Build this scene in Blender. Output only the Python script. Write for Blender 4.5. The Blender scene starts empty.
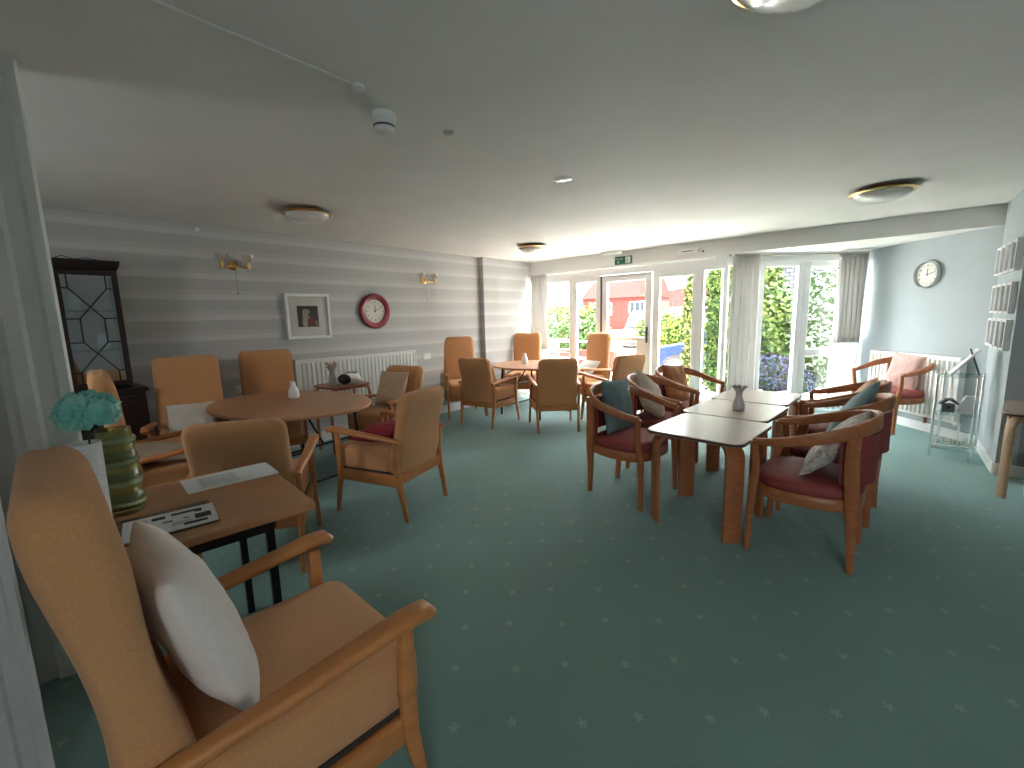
import bpy, math, random
from mathutils import Vector, Matrix, Euler, noise
SC = bpy.context.scene
COL = SC.collection
PI = math.pi
R = math.radians
rng = random.Random(7)

# ------------------------------------------------------------------ camera, sky, sun, exposure
CAM_H = 1.43
YAW, PITCH, ROLL, FPX = R(40.426), R(8.550), R(-1.4136), 442.07
cam = bpy.data.cameras.new('camera')
camo = bpy.data.objects.new('camera', cam)
COL.objects.link(camo)
SC.camera = camo
cam.sensor_width = 36.0
cam.lens = FPX / 1024 * 36.0
cam.clip_start = 0.02
cam.clip_end = 400
_f = Vector((-math.sin(YAW) * math.cos(PITCH), math.cos(YAW) * math.cos(PITCH), -math.sin(PITCH)))
_r = Vector((math.cos(YAW), math.sin(YAW), 0))
_u = _r.cross(_f)
_r2 = _r * math.cos(ROLL) + _u * math.sin(ROLL)
_u2 = -_r * math.sin(ROLL) + _u * math.cos(ROLL)
_m = Matrix((_r2, _u2, -_f)).transposed().to_4x4()
_m.translation = Vector((0, 0, CAM_H))
camo.matrix_world = _m

SC.view_settings.view_transform = 'Standard'
SC.view_settings.look = 'None'
SC.view_settings.exposure = 1.62
SC.view_settings.gamma = 1.0
SC.view_settings.use_curve_mapping = False
SC.cycles.use_denoising = True
SC.cycles.max_bounces = 10
SC.cycles.diffuse_bounces = 7
SC.cycles.glossy_bounces = 4
SC.cycles.transparent_max_bounces = 12
SC.cycles.sample_clamp_indirect = 8.0
SC.cycles.caustics_reflective = False
SC.cycles.caustics_refractive = False

SKY_STRENGTH = 13.0
world = bpy.data.worlds.new('daylight')
SC.world = world
world.use_nodes = True
wn = world.node_tree
wn.nodes.clear()
wo = wn.nodes.new('ShaderNodeOutputWorld')
wb = wn.nodes.new('ShaderNodeBackground')
wt = wn.nodes.new('ShaderNodeTexCoord')
wx = wn.nodes.new('ShaderNodeSeparateXYZ')
wr = wn.nodes.new('ShaderNodeValToRGB')
wn.links.new(wt.outputs['Generated'], wx.inputs[0])
wn.links.new(wx.outputs['Z'], wr.inputs[0])
wr.color_ramp.elements[0].position = 0.0
wr.color_ramp.elements[0].color = (0.36, 0.365, 0.37, 1)
wr.color_ramp.elements[1].position = 0.7
wr.color_ramp.elements[1].color = (0.93, 0.97, 1.0, 1)
wn.links.new(wr.outputs[0], wb.inputs[0])
wb.inputs[1].default_value = SKY_STRENGTH
wn.links.new(wb.outputs[0], wo.inputs[0])

sun = bpy.data.lights.new('sun', 'SUN')
sun.energy = 34.0
sun.angle = R(1.0)
sun.color = (1.0, 0.95, 0.86)
suno = bpy.data.objects.new('sun', sun)
COL.objects.link(suno)
suno.rotation_euler = Vector((-0.45, -0.22, -0.86)).to_track_quat('-Z', 'Y').to_euler()


def portal(name, c, n, w, h):
    l = bpy.data.lights.new(name, 'AREA')
    l.shape = 'RECTANGLE'
    l.size, l.size_y = w, h
    l.cycles.is_portal = True
    o = bpy.data.objects.new(name, l)
    COL.objects.link(o)
    o.location = c
    o.rotation_euler = Vector(n).to_track_quat('-Z', 'Y').to_euler()


portal('window_daylight', (-3.4, 6.60, 1.05), (0, -1, 0), 3.2, 2.1)
portal('rear_fill', (1.45, -1.44, 1.57), (0, 1, 0), .9, .95)  # portal for the added rear window, soft fill from behind
portal('rear_left_fill', (-3.45, -1.44, 1.67), (0, 1, 0), .6, .65)  # portal for the added left rear window, fill for the dim side
portal('bay_daylight', (-1.13, 7.20, 1.05), (0.636, -0.772, 0), 1.9, 2.1)

# ------------------------------------------------------------------ materials
MATS = {}


def mat(name, col, rough=0.6, metal=0.0, noise_amt=0.0, noise_scale=20, bump=0.0, bump_scale=200, spec=0.5,
        col2=None, sheen=0.0, trans=0.0, alpha=None, stretch=None, coat=0.0):
    if name in MATS:
        return MATS[name]
    m = bpy.data.materials.new(name)
    m.use_nodes = True
    nt = m.node_tree
    b = nt.nodes['Principled BSDF']
    b.inputs['Base Color'].default_value = (*col, 1)
    b.inputs['Roughness'].default_value = rough
    b.inputs['Metallic'].default_value = metal
    b.inputs['Specular IOR Level'].default_value = spec
    b.inputs['Sheen Weight'].default_value = sheen
    b.inputs['Coat Weight'].default_value = coat
    if trans:
        b.inputs['Transmission Weight'].default_value = trans
    tc = nt.nodes.new('ShaderNodeTexCoord')
    mp = nt.nodes.new('ShaderNodeMapping')
    nt.links.new(tc.outputs['Object'], mp.inputs[0])
    if stretch:
        mp.inputs['Scale'].default_value = stretch
    n = nt.nodes.new('ShaderNodeTexNoise')
    n.inputs['Scale'].default_value = noise_scale
    n.inputs['Detail'].default_value = 5
    nt.links.new(mp.outputs[0], n.inputs['Vector'])
    c2 = col2 if col2 else tuple(c * (1 - noise_amt) for c in col)
    mx = nt.nodes.new('ShaderNodeMix')
    mx.data_type = 'RGBA'
    mx.inputs[6].default_value = (*col, 1)
    mx.inputs[7].default_value = (*c2, 1)
    rp = nt.nodes.new('ShaderNodeMapRange')
    rp.inputs[1].default_value = 0.35
    rp.inputs[2].default_value = 0.65
    nt.links.new(n.outputs[0], rp.inputs[0])
    nt.links.new(rp.outputs[0], mx.inputs[0])
    nt.links.new(mx.outputs[2], b.inputs['Base Color'])
    if bump:
        n2 = nt.nodes.new('ShaderNodeTexNoise')
        n2.inputs['Scale'].default_value = bump_scale
        n2.inputs['Detail'].default_value = 3
        nt.links.new(mp.outputs[0], n2.inputs['Vector'])
        bp = nt.nodes.new('ShaderNodeBump')
        bp.inputs['Strength'].default_value = bump
        bp.inputs['Distance'].default_value = 0.01
        nt.links.new(n2.outputs[0], bp.inputs['Height'])
        nt.links.new(bp.outputs[0], b.inputs['Normal'])
    MATS[name] = m
    return m


def glass_mat(name, tint=(1, 1, 1), gloss=0.06):
    m = bpy.data.materials.new(name)
    m.use_nodes = True
    nt = m.node_tree
    nt.nodes.clear()
    o = nt.nodes.new('ShaderNodeOutputMaterial')
    t = nt.nodes.new('ShaderNodeBsdfTransparent')
    t.inputs[0].default_value = (*tint, 1)
    g = nt.nodes.new('ShaderNodeBsdfGlossy')
    g.inputs['Roughness'].default_value = 0.03
    mx = nt.nodes.new('ShaderNodeMixShader')
    mx.inputs[0].default_value = gloss
    nt.links.new(t.outputs[0], mx.inputs[1])
    nt.links.new(g.outputs[0], mx.inputs[2])
    nt.links.new(mx.outputs[0], o.inputs[0])
    MATS[name] = m
    return m


def cloth_mat(name, col, tr=0.3, col2=None):
    m = mat(name, col, 0.9, noise_amt=0.06, noise_scale=60, bump=0.15, bump_scale=500, col2=col2)
    nt = m.node_tree
    b = nt.nodes['Principled BSDF']
    o = nt.nodes['Material Output']
    t = nt.nodes.new('ShaderNodeBsdfTranslucent')
    t.inputs[0].default_value = (*col, 1)
    mx = nt.nodes.new('ShaderNodeMixShader')
    mx.inputs[0].default_value = tr
    nt.links.new(b.outputs[0], mx.inputs[1])
    nt.links.new(t.outputs[0], mx.inputs[2])
    nt.links.new(mx.outputs[0], o.inputs[0])
    return m


tan = mat('tan_fabric', (0.62, 0.30, 0.125), 0.88, noise_amt=0.16, noise_scale=250, bump=0.35, bump_scale=700, sheen=0.15)
beech = mat('beech_wood', (0.52, 0.215, 0.07), 0.38, col2=(0.43, 0.165, 0.05), noise_scale=9, stretch=(1, 1, 5), spec=0.4)
tubwood = mat('reddish_wood', (0.42, 0.155, 0.06), 0.38, col2=(0.34, 0.115, 0.042), noise_scale=10, stretch=(2, 2, 5), spec=0.4)
tabwood = mat('table_laminate', (0.50, 0.25, 0.125), 0.38, col2=(0.44, 0.21, 0.10), noise_scale=7, stretch=(6, 1, 1), spec=0.45)
pinkwood = mat('pale_pink_laminate', (0.52, 0.40, 0.345), 0.27, col2=(0.48, 0.36, 0.31), noise_scale=6, stretch=(6, 1, 1), spec=0.5)
burgundy = mat('burgundy_vinyl', (0.27, 0.045, 0.04), 0.62, noise_amt=0.2, noise_scale=40, bump=0.2, bump_scale=300)
blackmet = mat('black_metal', (0.012, 0.013, 0.016), 0.4, metal=0.3)
white = mat('white_gloss', (0.78, 0.79, 0.78), 0.35, noise_amt=0.03)
upvc = mat('white_upvc', (0.80, 0.82, 0.83), 0.3, noise_amt=0.02)
whitecer = mat('white_ceramic', (0.85, 0.85, 0.85), 0.2, noise_amt=0.02, coat=0.3)
brass = mat('polished_brass', (0.80, 0.52, 0.22), 0.22, metal=1.0, noise_amt=0.1)
frost = mat('frosted_glass', (0.80, 0.79, 0.76), 0.18, noise_amt=0.1, noise_scale=12, spec=0.7)
chrome = mat('chrome', (0.75, 0.77, 0.78), 0.15, metal=1.0)
darkwood = mat('dark_mahogany', (0.020, 0.008, 0.007), 0.35, noise_amt=0.4, noise_scale=8, stretch=(1, 1, 4))
blk = mat('black_plastic', (0.01, 0.01, 0.012), 0.3)
greydark = mat('charcoal', (0.06, 0.06, 0.065), 0.6)
paper = mat('white_paper', (0.75, 0.75, 0.76), 0.7, noise_amt=0.02)
inkgrey = mat('grey_print', (0.32, 0.33, 0.36), 0.7)
ink = mat('dark_ink', (0.03, 0.03, 0.035), 0.7)
radw = mat('radiator_enamel', (0.80, 0.80, 0.78), 0.35)
pane = glass_mat('window_glass', (0.97, 0.98, 0.98), 0.05)
cabglass = glass_mat('cabinet_glass', (0.95, 0.95, 0.95), 0.28)
shelfglass = glass_mat('shelf_glass', (0.86, 0.95, 0.93), 0.12)
curtain_m = cloth_mat('grey_curtain_cloth', (0.68, 0.67, 0.65), 0.30)
lining_m = cloth_mat('white_curtain_lining', (0.82, 0.83, 0.84), 0.45)


def carpet():
    m = bpy.data.materials.new('teal_flecked_carpet')
    m.use_nodes = True
    nt = m.node_tree
    N, L = nt.nodes.new, nt.links.new
    b = nt.nodes['Principled BSDF']
    b.inputs['Roughness'].default_value = 0.85
    b.inputs['Sheen Weight'].default_value = 0.55
    b.inputs['Sheen Roughness'].default_value = 0.4
    b.inputs['Sheen Tint'].default_value = (0.6, 0.85, 0.85, 1)
    b.inputs['Specular IOR Level'].default_value = 0.3
    g = N('ShaderNodeNewGeometry')
    s = N('ShaderNodeSeparateXYZ')
    L(g.outputs['Position'], s.inputs[0])

    def M(op, a, c=None, c2=None):
        n = N('ShaderNodeMath')
        n.operation = op
        for i, v in enumerate((a, c, c2)):
            if v is None:
                continue
            if isinstance(v, (int, float)):
                n.inputs[i].default_value = v
            else:
                L(v, n.inputs[i])
        return n.outputs[0]
    P = 0.342
    xx = M('ADD', s.outputs[0], 1.065)
    yy = M('ADD', M('SUBTRACT', s.outputs[1], 0.887), M('MULTIPLY', xx, 0.12))
    masks = []
    for ox, oy in ((0, 0), (0.145, 0.165)):
        fx = M('SUBTRACT', M('FLOORED_MODULO', M('ADD', M('SUBTRACT', xx, ox), P / 2), P), P / 2)
        fy = M('SUBTRACT', M('FLOORED_MODULO', M('ADD', M('SUBTRACT', yy, oy), P / 2), P), P / 2)
        d = M('SQRT', M('ADD', M('MULTIPLY', fx, fx), M('MULTIPLY', fy, fy)))
        a = M('ARCTAN2', fy, fx)
        rad = M('ADD', 0.015, M('MULTIPLY', M('COSINE', M('MULTIPLY', a, 5)), 0.007))
        masks.append(M('LESS_THAN', d, rad))
    mk = M('MAXIMUM', masks[0], masks[1])
    n1 = N('ShaderNodeTexNoise')
    n1.inputs['Scale'].default_value = 260
    n1.inputs['Detail'].default_value = 4
    L(g.outputs['Position'], n1.inputs['Vector'])
    n2 = N('ShaderNodeTexNoise')
    n2.inputs['Scale'].default_value = 1.3
    n2.inputs['Detail'].default_value = 3
    L(g.outputs['Position'], n2.inputs['Vector'])
    r = N('ShaderNodeValToRGB')
    r.color_ramp.elements[0].position = 0.3
    r.color_ramp.elements[0].color = (0.118, 0.212, 0.186, 1)
    r.color_ramp.elements[1].position = 0.7
    r.color_ramp.elements[1].color = (0.200, 0.315, 0.285, 1)
    L(n1.outputs[0], r.inputs[0])
    mx0 = N('ShaderNodeMix')
    mx0.data_type = 'RGBA'
    mx0.blend_type = 'MULTIPLY'
    mx0.inputs[0].default_value = 0.25
    L(r.outputs[0], mx0.inputs[6])
    L(n2.outputs[0], mx0.inputs[7])
    mx = N('ShaderNodeMix')
    mx.data_type = 'RGBA'
    L(M('MULTIPLY', mk, 0.42), mx.inputs[0])
    L(mx0.outputs[2], mx.inputs[6])
    mx.inputs[7].default_value = (0.36, 0.42, 0.36, 1)
    L(mx.outputs[2], b.inputs['Base Color'])
    bp = N('ShaderNodeBump')
    bp.inputs['Strength'].default_value = 0.5
    bp.inputs['Distance'].default_value = 0.006
    L(n1.outputs[0], bp.inputs['Height'])
    L(bp.outputs[0], b.inputs['Normal'])
    return m


def striped():
    m = bpy.data.materials.new('horizontal_stripe_wallpaper')
    m.use_nodes = True
    nt = m.node_tree
    N, L = nt.nodes.new, nt.links.new
    b = nt.nodes['Principled BSDF']
    b.inputs['Roughness'].default_value = 0.55
    g = N('ShaderNodeNewGeometry')
    s = N('ShaderNodeSeparateXYZ')
    L(g.outputs['Position'], s.inputs[0])
    md = N('ShaderNodeMath')
    md.operation = 'FLOORED_MODULO'
    ad = N('ShaderNodeMath')
    ad.inputs[1].default_value = 0.03
    L(s.outputs[2], ad.inputs[0])
    L(ad.outputs[0], md.inputs[0])
    md.inputs[1].default_value = 0.2
    r = N('ShaderNodeValToRGB')
    e = r.color_ramp.elements
    r.color_ramp.interpolation = 'CONSTANT'
    e[0].position = 0
    e[0].color = (0.43, 0.43, 0.425, 1)
    e[1].position = 0.105
    e[1].color = (0.54, 0.54, 0.53, 1)
    k = e.new(0.155)
    k.color = (0.475, 0.475, 0.47, 1)
    L(md.outputs[0], r.inputs[0])
    L(r.outputs[0], b.inputs['Base Color'])
    return m


carpet_m = carpet()
stripe_m = striped()
ceil_m = mat('ceiling_paint', (0.72, 0.71, 0.685), 0.8, noise_amt=0.05, noise_scale=2.5, bump=0.08, bump_scale=60)
blue_m = mat('pale_blue_wall', (0.38, 0.435, 0.455), 0.7, noise_amt=0.04, noise_scale=4, bump=0.1, bump_scale=80)
beam_m = mat('beam_paint', (0.72, 0.72, 0.70), 0.75, noise_amt=0.03, noise_scale=4, bump=0.15, bump_scale=60)
returnw_m = mat('shaded_return_wall', (0.30, 0.31, 0.33), 0.75, noise_amt=0.05, noise_scale=4)  # darker grey puts the shade of the side turned from the windows into colour

# ------------------------------------------------------------------ mesh helpers


class MB:
    def __init__(s):
        s.v, s.f = [], []

    def add(s, vs, fs, M=None):
        k = len(s.v)
        s.v += [tuple(M @ Vector(q)) if M else tuple(q) for q in vs]
        s.f += [tuple(i + k for i in f) for f in fs]
        return s

    def box(s, c, d, M=None):
        x, y, z = d[0] / 2, d[1] / 2, d[2] / 2
        vs = [(c[0] + i * x, c[1] + j * y, c[2] + k * z) for i in (-1, 1) for j in (-1, 1) for k in (-1, 1)]
        return s.add(vs, [(0, 1, 3, 2), (4, 6, 7, 5), (0, 4, 5, 1), (2, 3, 7, 6), (0, 2, 6, 4), (1, 5, 7, 3)], M)

    def box2(s, a, b, M=None):
        return s.box([(a[i] + b[i]) / 2 for i in range(3)], [abs(b[i] - a[i]) for i in range(3)], M)

    def loft(s, loops, caps=True, M=None, closed=False):
        n = len(loops[0])
        vs = [p for l in loops for p in l]
        fs = []
        K = len(loops)
        for i in range(K if closed else K - 1):
            a, b = i * n, ((i + 1) % K) * n
            for j in range(n):
                j2 = (j + 1) % n
                fs.append((a + j, a + j2, b + j2, b + j))
        if caps and not closed:
            fs.append(tuple(range(n))[::-1])
            fs.append(tuple((K - 1) * n + j for j in range(n)))
        return s.add(vs, fs, M)

    def sweep(s, path, prof, up=(0, 0, 1), M=None, closed=False):
        """prof: list (per point) of lists of (a,b): a along side, b along up"""
        P = [Vector(p) for p in path]
        up = Vector(up)
        loops = []
        for i, p in enumerate(P):
            if closed:
                t = P[(i + 1) % len(P)] - P[i - 1]
            else:
                t = P[min(i + 1, len(P) - 1)] - P[max(i - 1, 0)]
            t.normalize()
            sd = t.cross(up)
            if sd.length < 1e-4:
                sd = t.cross(Vector((1, 0, 0)))
            sd.normalize()
            u = sd.cross(t)
            pr = prof[i] if isinstance(prof[0][0], (list, tuple)) else prof
            loops.append([p + sd * a + u * b for a, b in pr])
        return s.loft(loops, True, M, closed)

    def tube(s, path, r, n=10, M=None, closed=False):
        rs = r if isinstance(r, (list, tuple)) else [r] * len(path)
        pf = [[(q * math.cos(2 * PI * j / n), q * math.sin(2 * PI * j / n)) for j in range(n)] for q in rs]
        P = [Vector(p) for p in path]
        # rotation-minimising frame
        loops = []
        t0 = (P[1] - P[0]).normalized()
        ref = Vector((0, 0, 1)) if abs(t0.z) < 0.9 else Vector((1, 0, 0))
        sd = t0.cross(ref).normalized()
        for i, p in enumerate(P):
            if closed:
                t = (P[(i + 1) % len(P)] - P[i - 1]).normalized()
            else:
                t = (P[min(i + 1, len(P) - 1)] - P[max(i - 1, 0)]).normalized()
            sd = (sd - t * sd.dot(t)).normalized()
            u = sd.cross(t)
            loops.append([p + sd * a + u * b for a, b in pf[i]])
        return s.loft(loops, True, M, closed)

    def lathe(s, prof, n=24, c=(0, 0, 0), M=None, sx=1, sy=1):
        loops = [[(c[0] + r * sx * math.cos(2 * PI * j / n), c[1] + r * sy * math.sin(2 * PI * j / n), c[2] + z) for j in range(n)]
                 for r, z in prof]
        return s.loft(loops, True, M)

    def obj(s, name, m, parent=None, bevel=0, seg=2, sub=0, ang=40, loc=None, rot=None, smooth=True):
        me = bpy.data.meshes.new(name)
        me.from_pydata(s.v, [], s.f)
        me.validate()
        if isinstance(m, (list, tuple)):
            for k in m:
                me.materials.append(k)
        else:
            me.materials.append(m)
        import bmesh
        bm = bmesh.new()
        bm.from_mesh(me)
        bmesh.ops.recalc_face_normals(bm, faces=bm.faces)
        bm.to_mesh(me)
        bm.free()
        if smooth:
            me.polygons.foreach_set('use_smooth', [True] * len(me.polygons))
            me.set_sharp_from_angle(angle=R(ang))
        o = bpy.data.objects.new(name, me)
        COL.objects.link(o)
        if parent:
            o.parent = parent
        if bevel:
            b = o.modifiers.new('bevel', 'BEVEL')
            b.width = bevel
            b.segments = seg
            b.limit_method = 'ANGLE'
            b.angle_limit = R(35)
            b.harden_normals = True
        if sub:
            b = o.modifiers.new('sub', 'SUBSURF')
            b.levels = b.render_levels = sub
        if loc:
            o.location = loc
        if rot:
            o.rotation_euler = rot
        return o


def rrect(w, h, r, n=4):
    out = []
    for cx, cy, a0 in ((w / 2 - r, h / 2 - r, 0), (-w / 2 + r, h / 2 - r, 90), (-w / 2 + r, -h / 2 + r, 180), (w / 2 - r, -h / 2 + r, 270)):
        for k in range(n + 1):
            a = R(a0 + 90 * k / n)
            out.append((cx + r * math.cos(a), cy + r * math.sin(a)))
    return out


def thing(name, label, cat, loc=(0, 0, 0), rz=0, group=None):
    o = bpy.data.objects.new(name, None)
    o.empty_display_size = 0.1
    COL.objects.link(o)
    o.location = loc
    o.rotation_euler = (0, 0, R(rz))
    return tag(o, label, cat, group)


def tag(o, label, cat, group=None):
    o['label'] = label
    o['category'] = cat
    if group:
        o['group'] = group
    return o


def struct(o):
    o['kind'] = 'structure'
    return o


def dup(src, loc, rz, label):
    r = src.copy()
    COL.objects.link(r)
    r.location = loc
    r.rotation_euler = (0, 0, R(rz))
    r['label'] = label
    for ch in list(src.children):
        c = ch.copy()
        COL.objects.link(c)
        c.parent = r
        for g in list(ch.children):
            d = g.copy()
            COL.objects.link(d)
            d.parent = c
    return r


def pillow(w, h, t, m, loc, rot, name='cushion', seed=0, n=14, crease=0.006):
    """a square cushion, pinched corners, thickness t along local z"""
    mb = MB()
    vs, fs = [], []
    for side in (1, -1):
        for i in range(n + 1):
            for j in range(n + 1):
                u, v = -1 + 2 * i / n, -1 + 2 * j / n
                d = (1 - abs(u) ** 2.4) * (1 - abs(v) ** 2.4)
                pin = 1 - 0.07 * (1 - abs(v) ** 2) * abs(u) ** 3
                pin2 = 1 - 0.07 * (1 - abs(u) ** 2) * abs(v) ** 3
                x, y = u * w / 2 * pin, v * h / 2 * pin2
                z = side * t / 2 * max(d, 0) ** 0.5
                nz = noise.noise(Vector((u * 2.2 + seed, v * 2.2, side * 3.1))) * crease * 2 + noise.noise(Vector((u * 6 + seed, v * 6, side))) * crease
                vs.append((x, y, z + nz * min(1, d * 4)))
    q = (n + 1) ** 2
    for s_ in (0, 1):
        for i in range(n):
            for j in range(n):
                a = s_ * q + i * (n + 1) + j
                fs.append((a, a + 1, a + n + 2, a + n + 1) if s_ else (a, a + n + 1, a + n + 2, a + 1))
    mb.add(vs, fs)
    o = mb.obj(name, m, ang=60)
    import bmesh
    bm = bmesh.new()
    bm.from_mesh(o.data)
    bmesh.ops.remove_doubles(bm, verts=bm.verts, dist=0.0008)
    bmesh.ops.recalc_face_normals(bm, faces=bm.faces)
    bm.to_mesh(o.data)
    bm.free()
    b = o.modifiers.new('sub', 'SUBSURF')
    b.levels = b.render_levels = 1
    o.location = loc
    o.rotation_euler = rot
    return o


def L2W(loc, rz, p):
    c, s = math.cos(R(rz)), math.sin(R(rz))
    return (loc[0] + c * p[0] - s * p[1], loc[1] + s * p[0] + c * p[1], loc[2] + p[2])


# ------------------------------------------------------------------ room shell
CZ, BZ = 2.40, 2.20          # ceiling, beam underside
XL, YW = -5.14, 6.50          # striped wall, window wall
XR, YB = 0.78, -1.3
NK = (-1.74, YW)              # where the bay turns off the window wall
NC = (-0.317, 7.766)          # bay corner
XO = 2.3                      # outer right wall of the recess

o = MB().add([(XL - .1, YB - .1, 0), (XO + .1, YB - .1, 0), (XO + .1, 5.5, 0), (XR + .1, 5.5, 0), (XR + .1, YW + .1, 0), (NC[0] + .06, NC[1] + .1, 0), (NK[0] - .05, YW + .1, 0), (XL - .1, YW + .1, 0),
              (XL - .1, YB - .1, -.1), (XO + .1, YB - .1, -.1), (XO + .1, 5.5, -.1), (XR + .1, 5.5, -.1), (XR + .1, YW + .1, -.1), (NC[0] + .06, NC[1] + .1, -.1), (NK[0] - .05, YW + .1, -.1), (XL - .1, YW + .1, -.1)],
             [(0, 1, 2, 3, 4, 5, 6, 7), (15, 14, 13, 12, 11, 10, 9, 8)] + [(i, (i + 1) % 8, 8 + (i + 1) % 8, 8 + i) for i in range(8)]).obj('floor', carpet_m, smooth=False)
struct(o)
o = MB().box2((XL - .15, YB - .15, CZ), (XO + .15, YW + .3, CZ + .12)).obj('ceiling', ceil_m, smooth=False)
struct(o)
# bay ceiling
bc = [(NK[0] - .3, YW + .141), (XR + .15, YW + .141), (NC[0] + .15, NC[1] + .22), (NK[0] - .25, YW + .18)]
o = MB().loft([[(x, y, BZ) for x, y in bc], [(x, y, BZ + .12) for x, y in bc]]).obj('ceiling', ceil_m, smooth=False)
struct(o)
struct(MB().box2((XL - .12, YB, 0), (XL, YW + .1, CZ)).obj('wall_left', stripe_m, smooth=False))
# window wall: header over the glazing; the beam carries it over the bay mouth
struct(MB().box2((XL, YW, BZ), (XR, YW + .14, CZ)).obj('trim_1', beam_m, smooth=False))
struct(MB().box2((XL, YW + .01, 2.06), (NK[0] + .02, YW + .13, BZ)).obj('wall_window_side', upvc, smooth=False))
struct(MB().box2((XR, 5.42, 0), (XR + .12, YW + .0, CZ)).obj('wall_right', blue_m, smooth=False))
struct(MB().box2((XR + .12, 5.42, 0), (XO, 5.54, CZ)).obj('wall_recess', returnw_m, smooth=False))
struct(MB().box2((XO, YB, 0), (XO + .12, 5.54, CZ)).obj('wall_right_outer', blue_m, smooth=False))
RW = (1.0, 1.9, 1.1, 2.05)      # invented window openings behind the camera, added for fill light: x0, x1, z0, z1
RL = (-3.75, -3.15, 1.35, 2.0)  # second invented opening, lifts the near left of the room
struct(MB().box2((XL, YB - .12, 0), (RL[0], YB, CZ)).box2((RL[1], YB - .12, 0), (RW[0], YB, CZ)).box2((RL[0], YB - .12, 0), (RL[1], YB, RL[2])).box2((RL[0], YB - .12, RL[3]), (RL[1], YB, CZ)).box2((RW[1], YB - .12, 0), (XO, YB, CZ)).box2((RW[0], YB - .12, 0), (RW[1], YB, RW[2])).box2((RW[0], YB - .12, RW[3]), (RW[1], YB, CZ)).obj('wall_back', blue_m, smooth=False))
# angled clock wall
dN = Vector((NC[0] - XR, NC[1] - YW, 0)).normalized()
nN = Vector((dN.y, -dN.x, 0))        # outward


def wallseg(name, a, b, z0, z1, t, m, inward):
    a, b = Vector((*a, 0)), Vector((*b, 0))
    n = Vector(inward).normalized() * -t
    lo = [a, b, b + n, a + n]
    return struct(MB().loft([[(p.x, p.y, z0) for p in lo], [(p.x, p.y, z1) for p in lo]]).obj(name, m, smooth=False))


CW_IN = (-dN.y, dN.x, 0) if Vector((-dN.y, dN.x, 0)).dot(Vector((-1, -1, 0))) > 0 else (dN.y, -dN.x, 0)
wallseg('wall_clock', (XR + .1, YW - .12), NC, 0, CZ, .12, blue_m, CW_IN)
BAYD = (Vector((*NK, 0)) - Vector((*NC, 0))).normalized()
BAY_IN = Vector((-BAYD.y, BAYD.x, 0))
if BAY_IN.dot(Vector((0, -1, 0))) < 0:
    BAY_IN = -BAY_IN
# baseboards
struct(MB().box2((XL, -.2, 0), (XL + .02, YW, .12)).obj('baseboard_left', white, bevel=.004))
struct(MB().box2((XR - .018, 5.42, 0), (XR, YW, .1)).obj('baseboard_right', white, bevel=.004))
a = Vector((*NC, 0))
b_ = Vector((XR, YW, 0))
q = Vector(CW_IN) * .018
struct(MB().loft([[(p.x, p.y, z) for p in (a, b_, b_ + q, a + q)] for z in (0, .1)]).obj('baseboard_bay', white, bevel=.004))
struct(MB().box2((XR - .0, 5.402, 0), (XO, 5.42, .1)).obj('baseboard_recess', white, bevel=.004))

# pilaster on the striped wall
struct(MB().box2((XL, 5.28, 0), (XL + .09, YW, CZ)).obj('wall_left_pilaster', stripe_m, smooth=False))

# near doorway casing beside the front chair (stub wall + moulded architrave)
struct(MB().box2((-2.66, YB, 0), (-2.52, .07, CZ)).box2((-2.52, YB, 0), (-1.92, -.045, CZ)).obj('wall_doorway_stub', mat('doorway_paper', (0.60, 0.60, 0.59), .7, noise_amt=.06, noise_scale=8), smooth=False))
arch = [(0, 0), (0, .118), (.012, .125), (.022, .118), (.022, .098), (.013, .090), (.013, .060), (.026, .050), (.026, .022), (.018, .012), (.018, 0)]
struct(MB().loft([[(-2.52 + a * 1.3, .012 + b * 1.5, z) for a, b in arch] for z in (0, CZ)]).obj('trim_2', mat('painted_architrave', (.68, .68, .67), .4, noise_amt=.05, noise_scale=30), ang=25))
struct(MB().loft([[(-1.92 + a, -.155 + b * .95, z) for a, b in arch] for z in (0, CZ)]).obj('trim_3', MATS['painted_architrave'], ang=25))

# ------------------------------------------------------------------ glazing


def xform(o_, d_, n_):
    """local x along d_, local y = into room n_, z up"""
    M = Matrix(((d_[0], n_[0], 0, o_[0]), (d_[1], n_[1], 0, o_[1]), (0, 0, 1, 0), (0, 0, 0, 1)))
    return M


MW = xform((0, YW + .05), (1, 0), (0, -1))


def window(n, M, x0, x1, z0, z1, fr=.05, mulls=(), transoms=(), depth=.07, sill=False):
    root = MB()
    root.box2((x0, -depth / 2, z0), (x0 + fr, depth / 2, z1), M)
    root.box2((x1 - fr, -depth / 2, z0), (x1, depth / 2, z1), M)
    root.box2((x0 + fr, -depth / 2, z1 - fr), (x1 - fr, depth / 2, z1), M)
    root.box2((x0 + fr, -depth / 2, z0), (x1 - fr, depth / 2, z0 + fr), M)
    for a_, b_ in mulls:
        root.box2((a_, -depth / 2, z0 + fr), (b_, depth / 2, z1 - fr), M)
    for a_, b_, za, zb in transoms:
        root.box2((a_, -depth / 2 + .003, za), (b_, depth / 2 - .003, zb), M)
    o = root.obj('window_%d' % n, upvc, bevel=.006)
    struct(o)
    g = MB().box2((x0 + fr * .5, -.004, z0 + fr * .5), (x1 - fr * .5, .004, z1 - fr * .5), M).obj('glass_pane', pane, o, smooth=False)
    return o


window(1, MW, -4.98, -4.16, 0, 2.06, .06, transoms=((-4.92, -4.22, .80, .86), (-4.92, -4.22, .99, 1.03), (-4.92, -4.22, .06, .40)))
window(2, MW, -4.16, -3.62, 0, 2.06, .085, transoms=((-4.1, -3.7, .06, .12),))
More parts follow.
